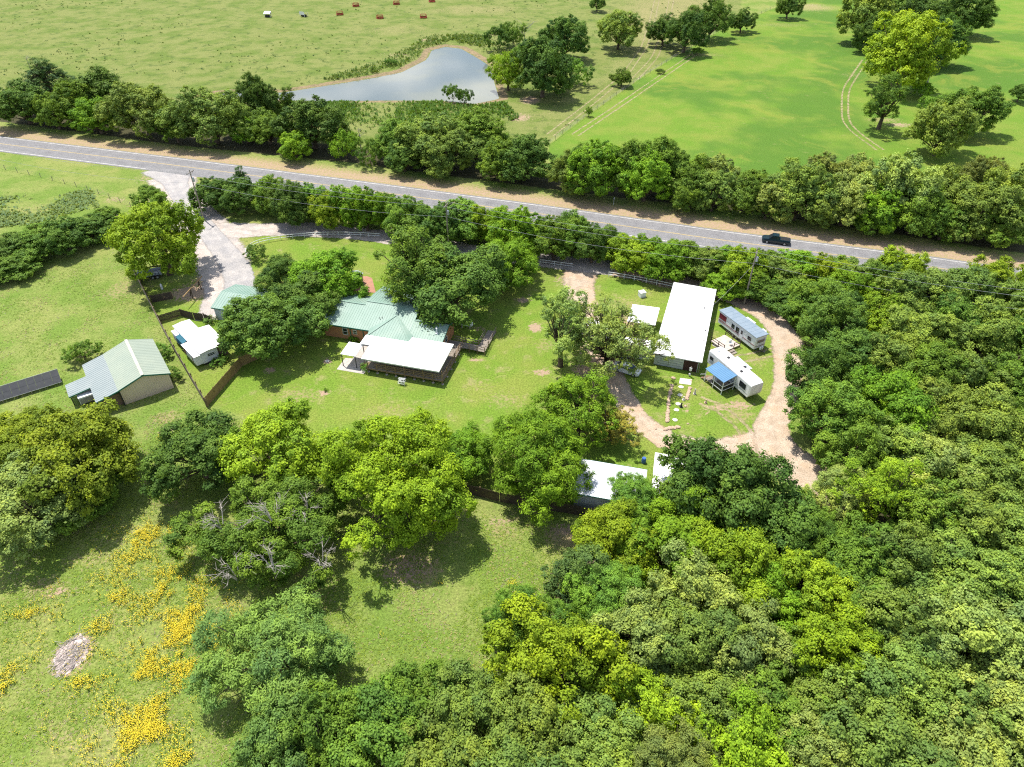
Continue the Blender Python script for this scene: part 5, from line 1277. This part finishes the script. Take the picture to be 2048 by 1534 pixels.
pt_ = thing('propane_tank', 'white capsule propane tank right of the house under the oak', 'tank', (p.x, p.y), D(-8))
MB().tube([(-1.25, 0, .75), (-1.15, 0, .75), (-.95, 0, .75), (.95, 0, .75), (1.15, 0, .75), (1.25, 0, .75)], [.1, .34, .46, .46, .34, .1], 14).build('shell', WHITE, pt_, True)
for x in (-.7, .7): MB().box(x - .08, x + .08, -.35, .35, 0, .4).build('leg', CONCRETE, pt_)
MB().tube([(0, 0, 1.18), (0, 0, 1.35)], .14, 10).build('valve_cover', WHITE, pt_)
p = G(655, 723); o = MB().tube([(0, 0, 0), (0, 0, .12), (0, 0, .16)], [.34, .34, .2], 12).build('well_cap', PALESTONE); o.location = (p.x, p.y, 0); tag(o, 'pale round well cap in a bare ring on the lawn', 'well cap')
p = G(803, 765, .5)
st = thing('plant_stand', 'white wire plant stand with pots in front of the porch', 'plant stand', (p.x, p.y), D(-15))
for z in (.35, .7, 1.05):
    m = MB(); k = 1.2 - z * .55
    for i in range(6): m.bar((-.55, -.2 + i * .09 + (z - .35) * .35, z), (.55, -.2 + i * .09 + (z - .35) * .35, z), .03, .025)
    m.build('shelf', WHITE, st)
for x in (-.55, .55):
    for y in (-.25, .45): MB().bar((x, y, 0), (x, y * .8, 1.1 if y > 0 else .7), .035).build('leg', WHITE, st)
for x, y, z in ((-.3, 0, .36), (.25, .05, .36), (0, .25, .71), (.35, .3, .71)): MB().tube([(x, y, z), (x, y, z + .2)], [.08, .12], 8).build('pot', BLACKMETAL, st)
plant(806, 745, 13, 'shrub', 'fern', 'potted leafy plant behind the white plant stand', hr=1.5)

# ------------------------------------------------------------------ timber swing frame, equipment trailer
sw = thing('swing_frame', 'bare timber swing frame on the dirt patch by the driveway', 'swing frame', (-55.9, 112.4), 0)
a, b = G(366, 594, 2.2), G(404, 552, 2.2); o_ = Vector((-55.9, 112.4))
A3, B3 = Vector((*(a - o_), 2.2)), Vector((*(b - o_), 2.2))
MB().bar(A3, B3, .14, .14).build('top_beam', CEDARBOARD, sw)
for px, py, bx, by in ((381, 578, 386, 598), (396, 561, 403, 579)):
    t_, q_ = G(px, py, 2.15) - o_, G(bx, by, 0) - o_
    MB().bar((t_.x, t_.y, 2.15), (q_.x, q_.y, 0), .14).build('post', WOODDARK, sw); MB().bar((t_.x, t_.y, 2.15), (q_.x - .9, q_.y + 1.1, 0), .12).build('post', WOODDARK, sw)
p = G(300, 546, .8)
et = thing('equipment_trailer', 'grey steel dump trailer with dark wheels under the yellow-green tree', 'trailer', (p.x, p.y), D(17))
STEEL = plain('blue_grey_steel', (.25, .28, .32), (.33, .36, .40), 1.5, .5, .4)
m = MB(); m.box(-2.2, 2.2, -1.05, 1.05, .62, .72); m.box(-2.2, 2.2, -1.05, -1.0, .72, 1.25); m.box(-2.2, 2.2, 1.0, 1.05, .72, 1.25); m.box(2.15, 2.2, -1.0, 1.0, .72, 1.25); m.build('bed', STEEL, et)
m = MB()
for x in np.arange(-1.9, 2.2, .6): m.box(x, x + .07, -1.09, -1.05, .6, 1.25)
m.build('rib', BLACKMETAL, et)
m = MB(); m.box(-2.2, -1.1, -1.0, 1.0, .72, 1.3); m.build('front_box', STEEL, et)
m = MB(); m.bar((-2.2, -.8, .55), (-3.6, 0, .5), .12); m.bar((-2.2, .8, .55), (-3.6, 0, .5), .12); m.build('hitch', BLACKMETAL, et)
m = MB(); m.box(.0, 1.9, -1.35, -1.06, .68, .74); m.build('fender', BLACKMETAL, et)
wheels(et, [(.5, -1.2), (1.35, -1.2), (.5, 1.2), (1.35, 1.2)], .36)
p = G(323, 574, .5)
o = MB().tube([(0, 0, 0), (0, 0, .7), (0, 0, 1.05), (0, 0, 1.2)], [.2, .2, .16, .06], 10).build('gas_cylinder', WHITE); o.location = (p.x, p.y, 0); tag(o, 'white upright gas cylinder beside the short dark fence panel', 'gas cylinder')

# ------------------------------------------------------------------ white pipe fences along the drive
def pipe_fence(line, label, h=1.0, step=2.4):
    pts = resample([tuple(G(*q)) for q in line], .8); a0 = pts[0]
    t = thing('pipe_fence', label, 'fence', (a0[0], a0[1]))
    Q = [(x - a0[0], y - a0[1]) for x, y in pts]
    for z in (.5, h): MB().tube([(x, y, z) for x, y in Q], .05, 6).build('rail', WHITE, t)
    pm = MB().tube([(0, 0, 0), (0, 0, h + .02)], .05, 6).mesh('post'); pm.materials.append(WHITE)
    for x, y in Q[::3]:
        o = bpy.data.objects.new('post', pm); COL.objects.link(o); o.parent = t; o.location = (x, y, 0)
pipe_fence([(500, 521), (484, 506), (482, 497), (500, 490), (545, 481), (610, 474), (680, 471), (760, 476)], 'white two-rail pipe fence curving along the gravel drive before the house')
pipe_fence([(1080, 528), (1120, 533), (1146, 537)], 'short white pipe fence left of the gravel fork')
pipe_fence([(1217, 553), (1255, 558), (1300, 567), (1344, 577)], 'white pipe fence along the drive above the carport')

# ------------------------------------------------------------------ power poles and wires
POLES = [(-124.5, 160.6), (-68.7, 144.4), (-12.9, 128.2), (42.8, 109.6), (98.5, 91.2)]
PLAB = ['power pole farthest left along the highway', 'power pole with transformer beside the driveway mouth', 'power pole with white transformer above the hedge behind the house', 'power pole sticking out of the hedge above the striped trailer', 'power pole beyond the right edge of the wood']
for i, (x, y) in enumerate(POLES):
    if i in (0, 4): continue
    t = thing('power_pole', PLAB[i], 'power pole', (x, y), D(-16.5), 'power poles along the highway')
    MB().tube([(0, 0, 0), (0, 0, 6), (0, 0, 11.6)], [.17, .14, .10], 8).build('pole', WOODGREY, t)
    MB().bar((0, -1.2, 11.0), (0, 1.2, 11.0), .11, .13).build('crossarm', WOODGREY, t); MB().bar((0, 0, 10.3), (0, .9, 10.95), .05).build('brace', WOODGREY, t)
    for yy in (-1.1, .0, 1.1): MB().tube([(0, yy, 11.06), (0, yy, 11.28)], [.06, .035], 6).build('insulator', PALEWALL, t)
    tr_ = MB().tube([(.32, 0, 9.0), (.32, 0, 9.05), (.32, 0, 9.85), (.32, 0, 9.95)], [.18, .24, .24, .15], 10).build('transformer', GALV, t)
def wire(name, pts, label, sag, r=.022, mat=WIRE):
    mb = MB(); path = []
    for a, b in zip(pts[:-1], pts[1:]):
        a, b = Vector(a), Vector(b)
        for k in range(13):
            u = k / 12; q = a.lerp(b, u); q.z -= sag * 4 * u * (1 - u); path.append(q)
    mb.tube(path, r, 4); o = mb.build(name, mat); return tag(o, label, 'power line')
wd_ = Vector((math.cos(D(-16.5)), math.sin(D(-16.5)))); wn = Vector((-wd_.y, wd_.x))
for off, z, lb in ((1.1, 11.28, 'power wire on the highway side of the poles'), (-1.1, 11.28, 'power wire on the house side of the poles'), (0, 8.6, 'lower service cable along the power poles')):
    wire('power_wire', [(x + wn.x * off, y + wn.y * off, z) for x, y in POLES], lb, 1.0 if z > 10 else 1.3, .025)
wire('service_wire', [(42.8, 109.6, 8.4), (33.0, 102.0, 2.7)], 'service cable dropping from hedge pole to the long shed roof', .4, .018)
p = G(1227, 410)
sp_ = thing('road_post', 'thin white marker post on the far highway shoulder', 'marker post', (p.x, p.y)); MB().tube([(0, 0, 0), (0, 0, 1.9)], .04, 6).build('pole', WHITE, sp_); MB().box(-.1, .1, -.02, .02, 1.5, 1.8).build('reflector', PALEWALL, sp_)

# ------------------------------------------------------------------ pasture fences
def wire_fence(line, label, step=4.0, h=1.25):
    pts = resample([tuple(G(*q)) for q in line], step); a0 = pts[0]
    t = thing('wire_fence', label, 'fence', (a0[0], a0[1]))
    pm = MB().tube([(0, 0, 0), (0, 0, h)], .06, 6).mesh('post'); pm.materials.append(WOODGREY)
    Q = [(x - a0[0], y - a0[1]) for x, y in pts]
    for x, y in Q:
        o = bpy.data.objects.new('post', pm); COL.objects.link(o); o.parent = t; o.location = (x, y, 0)
    for z in (.45, .8, 1.15): MB().tube([(x, y, z) for x, y in Q], .012, 3).build('wire', WIRE, t)
wire_fence([(-60, 325), (40, 345), (110, 362), (170, 378), (235, 402), (262, 414)], 'wire fence with thin posts across the left roadside pasture')
wire_fence([(1095, 292), (1180, 228), (1290, 152), (1365, 106), (1440, 62), (1540, 20)], 'wire fence between dry pasture and the bright green field', 5.0)

# ------------------------------------------------------------------ feeders and hay rings on the far pasture
def feeder(x, y, rz, label):
    p = G(x, y); t = thing('cattle_feeder', label, 'feeder', (p.x, p.y), rz, 'covered feeders on the far pasture')
    MB().box(-1.1, 1.1, -.7, .7, .15, .8).build('trough', BLACKMETAL, t)
    m = MB(); m.add([(-1.45, -1.2, 1.55), (1.45, -1.2, 1.55), (1.45, 1.1, 2.15), (-1.45, 1.1, 2.15), (-1.45, 1.1, .9), (1.45, 1.1, .9)], [(0, 1, 2, 3), (3, 2, 5, 4)]); m.slab([(-1.45, -1.2, 1.6), (1.45, -1.2, 1.6), (1.45, 1.1, 2.2), (-1.45, 1.1, 2.2)], .05); m.build('roof', WHITEROOF, t)
    for xx, yy, z in ((-1.35, -1.1, 1.5), (1.35, -1.1, 1.5), (-1.35, 1.0, 2.1), (1.35, 1.0, 2.1)): MB().box(xx - .05, xx + .05, yy - .05, yy + .05, 0, z).build('post', WHITE, t)
feeder(536, 34, 0, 'white-roofed cattle feeder with dark open front, left of the pair'); feeder(608, 33, D(150), 'white slant-roofed cattle feeder next to the first hay ring')
ring_root = None
for x, y, lb in ((680, 30, 'red hay ring closest to the slant-roofed feeder'), (712, 13, 'red hay ring above and right of the one by the feeder'), (760, 37, 'red hay ring in the middle of the lower row'), (793, 9, 'red hay ring in the middle of the top row'), (847, 36, 'red hay ring closest to the pond'), (864, 4, 'red hay ring at the right end of the top row')):
    p = G(x, y)
    if ring_root is None:
        t = thing('hay_ring', lb, 'hay feeder', (p.x, p.y), 0, 'red hay rings on the far pasture'); ring_root = t
        for r, z in ((1.5, .15), (1.5, .55), (1.5, 1.0), (1.3, 1.5)):
            MB().tube([(r * math.cos(k * .3491), r * math.sin(k * .3491), z) for k in range(19)], .06, 5, False).build('hoop', RUST, t)
        for k in range(14):
            c_, s_ = math.cos(k * .4488), math.sin(k * .4488)
            MB().tube([(1.5 * c_, 1.5 * s_, 0), (1.5 * c_, 1.5 * s_, 1.0), (1.3 * c_, 1.3 * s_, 1.5)], .05, 5).build('bar', RUST, t)
        MB().tube([(1.52 * math.cos(k * .3491), 1.52 * math.sin(k * .3491), .35) for k in range(19)], .18, 5, False).build('skirt', RUST, t)
    else:
        t = copy_tree(ring_root); t.location = (p.x, p.y, 0); t['label'] = lb; t.rotation_euler = (0, 0, x)

# ------------------------------------------------------------------ dead wood
def dead_tree(px, py, label, h, seed, spread=.5, n=9, cat='dead tree', z0=0.0, zb=.35, parent=None, r=.16):
    rd = random.Random(seed); p = G(px, py)
    t = parent or thing('dead_tree', label, cat, (p.x, p.y, z0))
    mb = MB(); mb.tube([(0, 0, -.1), (.1, 0, h * .4), (.0, .15, h * .8)], [r, r * .7, r * .25], 6)
    for i in range(n):
        z = h * rd.uniform(zb, .8); a = rd.uniform(0, 6.28); L = h * spread * rd.uniform(.6, 1.1)
        b = Vector((math.cos(a) * L * .5, math.sin(a) * L * .5, z + L * .35)); e = Vector((math.cos(a + .3) * L, math.sin(a + .3) * L, z + L * rd.uniform(.5, .9)))
        mb.tube([(0.05, .05, z), b, e], [r * .4, r * .25, .02], 5, False)
        for _ in range(3):
            q = b.lerp(e, rd.random()); mb.tube([q, q + Vector((rd.gauss(0, 1), rd.gauss(0, 1), rd.uniform(0, 1))).normalized() * L * .4], [r * .15, .012], 4, False)
    mb.build('trunk', DEADWOOD, t); return t
dead_tree(1048, 92, 'bare grey dead tree among bushes above the pond', 9, 3)
dead_tree(80, 186, 'bare snag rising above the dark juniper', 13, 4, .18, 5, zb=.6)
dead_tree(722, 298, 'thin bare grey tree in the hedgerow gap beyond the highway', 7, 5, .25, 7)
dead_tree(1850, 178, 'broken grey trunk standing in the copse on the bright field', 5, 6, .12, 3, r=.4)
def bare_branches(root, px, py, z, rad, seed, n=6):
    """dead limbs running out through a living crown"""
    rd = random.Random(seed); z += .9; p = G(px, py, z); inv = Matrix.LocRotScale(root.location, root.rotation_euler, root.scale).inverted()
    for i in range(n):
        a = rd.uniform(0, 6.28); L = rad * rd.uniform(.5, 1.0); zz = z + rd.uniform(-.4, .5); mb = MB(); c0 = Vector((p.x, p.y, 0))
        s0 = c0 + Vector((math.cos(a) * L * .15, math.sin(a) * L * .15, zz - 1.6)); m1 = c0 + Vector((math.cos(a) * L * .55, math.sin(a) * L * .55, zz - .2 + rd.uniform(0, .5))); e = c0 + Vector((math.cos(a + .2) * L, math.sin(a + .2) * L, zz - L * .2 + rd.uniform(0, .6)))
        mb.tube([s0, m1, e], [.065, .04, .014], 5, False)
        for _ in range(7):
            q = s0.lerp(m1, rd.uniform(.5, 1)) if rd.random() < .4 else m1.lerp(e, rd.random())
            q2 = q + Vector((math.cos(a + rd.uniform(-1, 1)), math.sin(a + rd.uniform(-1, 1)), rd.uniform(-.1, .5))).normalized() * L * rd.uniform(.2, .45)
            mb.tube([q, q2], [.02, .008], 4, False)
            mb.tube([q.lerp(q2, .6), q2 + Vector((rd.gauss(0, .4), rd.gauss(0, .4), rd.uniform(0, .4)))], [.018, .008], 4, False)
        o = mb.build('dead_branch', DEADWOOD, root); o.matrix_parent_inverse = inv
for px, py, zz, rad, sd_ in ((545, 1030, 8.6, 3.6, 8), (440, 1040, 7.2, 2.6, 9), (610, 1010, 7.6, 2.6, 10), (540, 1120, 7.4, 2.4, 11), (640, 1110, 6.4, 2.2, 12), (470, 1140, 5.4, 2.4, 13)):
    bare_branches(BIGT, px, py, zz, rad, sd_)
# brush pile
p = G(145, 1308)
bp = thing('brush_pile', 'pale pile of dead brush lying in the flower meadow', 'brush pile', (p.x, p.y))
rd = random.Random(3); mb = MB()
mnd = MB(); loft(mnd, [[(r * 1.5 * rd.uniform(.8, 1.15) * math.cos(i * .5236 + .3), r * 2.2 * rd.uniform(.8, 1.15) * math.sin(i * .5236 + .3), z) for i in range(12)] for r, z in ((1.1, 0), (.85, .12), (.4, .22))]); mnd.build('ash_mound', plain('ash', (.58, .48, .44), (.36, .28, .25), 1.5, .95), bp)
for i in range(150):
    a = rd.gauss(.9, .5); c = Vector((rd.gauss(0, .65), rd.gauss(0, .95), rd.uniform(.12, .34))); L = rd.uniform(.4, 1.1); d_ = Vector((math.cos(a), math.sin(a), rd.uniform(-.2, .25)))
    mb.tube([c - d_ * L, c + d_ * L], [.03, .015], 4, False)
mb.build('sticks', DEADWOOD, bp)

# ------------------------------------------------------------------ grass tufts, weeds and flowers (uncountable)
def scatter_blades(name, pts, size, hgt, colour, label, cat, tone=.16, blades=3, mat=None, lean=.6):
    """each point grows a little fan of blades"""
    global RNG
    RNG = np.random.default_rng(len(pts)); P0 = np.repeat(np.asarray(pts), blades, 0); n = len(P0)
    a = RNG.uniform(0, 6.283, n); L = RNG.uniform(.6, 1.3, n)
    d_ = np.c_[np.cos(a) * lean, np.sin(a) * lean, np.ones(n)]; d_ /= np.linalg.norm(d_, axis=1)[:, None]
    s_ = np.c_[-np.sin(a), np.cos(a), np.zeros(n)]
    b0 = np.c_[P0 + RNG.normal(0, size * .5, (n, 2)), np.zeros(n)]
    tip = b0 + d_ * (hgt * L)[:, None]; mid = b0 + d_ * (hgt * L * .5)[:, None]
    wv = s_ * (size * .5 * L)[:, None]
    V = np.stack([b0, mid + wv, tip, mid - wv], 1).reshape(-1, 3)
    me = np_mesh(name, V, np.arange(4 * n).reshape(-1, 4), mat or FOL)
    for k, v in (('leaf_tone', RNG.normal(.45, tone, n)), ('clump_tone', np.repeat(np.clip(RNG.normal(.5, .25, len(pts)), 0, 1), blades))):
        at = me.attributes.new(k, 'FLOAT', 'FACE'); at.data.foreach_set('value', np.clip(v, 0, 1).astype(np.float32))
    o = bpy.data.objects.new(name, me); COL.objects.link(o); o.color = (*colour, 1)
    return tag(o, label, cat, kind='stuff')
rg_ = np.random.default_rng(11)
def in_poly(P, poly): return sdf_poly(P[:, 0], P[:, 1], poly) > 0
MEADOW = Gs([(-40, 1600), (-40, 1120), (230, 1000), (300, 830), (420, 815), (640, 910), (1190, 1030), (1130, 1150), (1000, 1440), (880, 1600)])
LEFTP = Gs([(-60, 540), (250, 500), (410, 800), (300, 860), (-60, 860)])
def noise2(P, s, seed):
    r = np.random.default_rng(seed); out = np.zeros(len(P))
    for k in range(7):
        a = r.uniform(0, 6.28); f = s * r.uniform(.6, 1.7); out += np.sin((P[:, 0] * math.cos(a) + P[:, 1] * math.sin(a)) * f + r.uniform(0, 6.28))
    return out / 7
def spread(poly, n, seed, s=.5, thr=-.05):
    r = np.random.default_rng(seed); A = np.array(poly); lo, hi = A.min(0), A.max(0)
    P = r.uniform(lo, hi, (n, 2)); P = P[in_poly(P, poly)]; nz = noise2(P, s, seed)
    return P[(nz + r.normal(0, .22, len(P)) > thr) & (sdf_poly(P[:, 0], P[:, 1], POND) < -2.5) & (dist_line(P[:, 0], P[:, 1], hw) > 5.5)]
scatter_blades('meadow_grass', spread(MEADOW, 80000, 1), .09, .20, (.20, .275, .045), 'rough green meadow grass across the foreground', 'grass', .2, lean=2.4)
scatter_blades('pasture_grass', spread(LEFTP, 26000, 2, .5, .1), .09, .18, (.20, .28, .045), 'rough pasture grass left of the board fence', 'grass', .2, lean=2.4)
scatter_blades('dry_grass', np.vstack([spread(MEADOW, 26000, 3, .7, .12), spread(LEFTP, 12000, 4, .7, .15)]), .09, .20, (.36, .31, .17), 'dry straw-coloured grass tufts in the meadow', 'grass', lean=2.0)
scatter_blades('pasture_weeds', spread(UPLAND, 52000, 5, .06, .22), .5, .5, (.085, .135, .035), 'dark weed clumps over the far pasture', 'weeds', lean=1.0)
scatter_blades('roadside_weeds', spread(Gs([(-60, 400), (180, 380), (200, 415), (60, 450), (-60, 460)]), 5000, 6, .3, -.1), .45, .5, (.23, .30, .13), 'pale weeds in the roadside pasture at the left', 'weeds', lean=1.0)
DAM = Gs([(560, 203), (760, 202), (880, 203), (960, 210), (1010, 205), (1040, 240), (700, 270), (640, 235)])
scatter_blades('dam_weeds', spread(DAM, 9000, 7, .12, .0), .5, .9, (.11, .19, .035), 'weeds along the pond dam', 'weeds', lean=.8)
PB2 = Gs([(700, 160), (800, 134), (845, 108), (900, 80), (960, 95), (1000, 125), (1010, 100), (960, 70), (860, 70), (770, 120), (640, 160)])
scatter_blades('bank_weeds', spread(PB2, 7000, 8, .12, .0), .5, .9, (.12, .18, .04), 'reedy weeds on the far pond bank', 'weeds', lean=.8)
fl = []
for x, y, rpx, ry, n in ((292, 1072, 52, 22, 420), (262, 1110, 40, 40, 230), (300, 1150, 90, 40, 340), (330, 1195, 75, 40, 420), (375, 1245, 50, 40, 420), (360, 1290, 52, 40, 640), (395, 1275, 40, 45, 460), (330, 1320, 40, 22, 150), (275, 1440, 62, 40, 560), (270, 1490, 70, 36, 560), (320, 1440, 40, 26, 200), (60, 1232, 30, 12, 90), (92, 1215, 22, 16, 100), (232, 1188, 18, 16, 110), (200, 1250, 22, 14, 60), (172, 1360, 24, 14, 160), (185, 1325, 18, 18, 60), (290, 1348, 18, 10, 60), (10, 1372, 16, 18, 80), (20, 1345, 30, 20, 50), (380, 1355, 34, 18, 120), (360, 1520, 22, 14, 90), (330, 1240, 120, 120, 360), (250, 1330, 200, 160, 260), (110, 1270, 100, 60, 120), (320, 878, 5, 4, 16), (1026, 1170, 5, 4, 14), (1025, 1206, 4, 4, 10), (1045, 1215, 5, 6, 14), (755, 1273, 6, 4, 8), (880, 1165, 4, 4, 6)):
    c = G(x, y); sx = rpx / GS(y); sy = ry / (GS(y) * .78)
    fl.append(np.c_[c.x + rg_.normal(0, .68, n) * sx, c.y + rg_.normal(0, .68, n) * sy])
fl = np.vstack(fl)
fl = fl[noise2(fl, 1.5, 21) + .6 * noise2(fl, 4.0, 22) + rg_.normal(0, .15, len(fl)) > 0.0]
def flower_heads(pts, name, label):
    n0 = len(pts); k = 9; P0 = np.repeat(pts, k, 0) + rg_.normal(0, .24, (n0 * k, 2)); n = len(P0)
    c = np.c_[P0, rg_.uniform(.25, .55, n)]; nr = np.c_[rg_.normal(0, .35, (n, 2)), np.ones(n)]; nr /= np.linalg.norm(nr, axis=1)[:, None]
    t = np.cross(nr, rand_unit(n)); t /= np.linalg.norm(t, axis=1)[:, None]; b = np.cross(nr, t); s = rg_.uniform(.024, .045, n)[:, None]
    V = np.stack([c - t * s, c + b * s, c + t * s, c - b * s], 1).reshape(-1, 3)
    o = bpy.data.objects.new(name, np_mesh(name, V, np.arange(4 * n).reshape(-1, 4), FLOWER)); COL.objects.link(o); return tag(o, label, 'flowers', kind='stuff')
flower_heads(fl, 'yellow_flowers', 'drifts of yellow wildflowers in the foreground meadow')
scatter_blades('flower_stems', fl, .09, .4, (.13, .20, .04), 'green leaves under the yellow wildflowers', 'weeds')
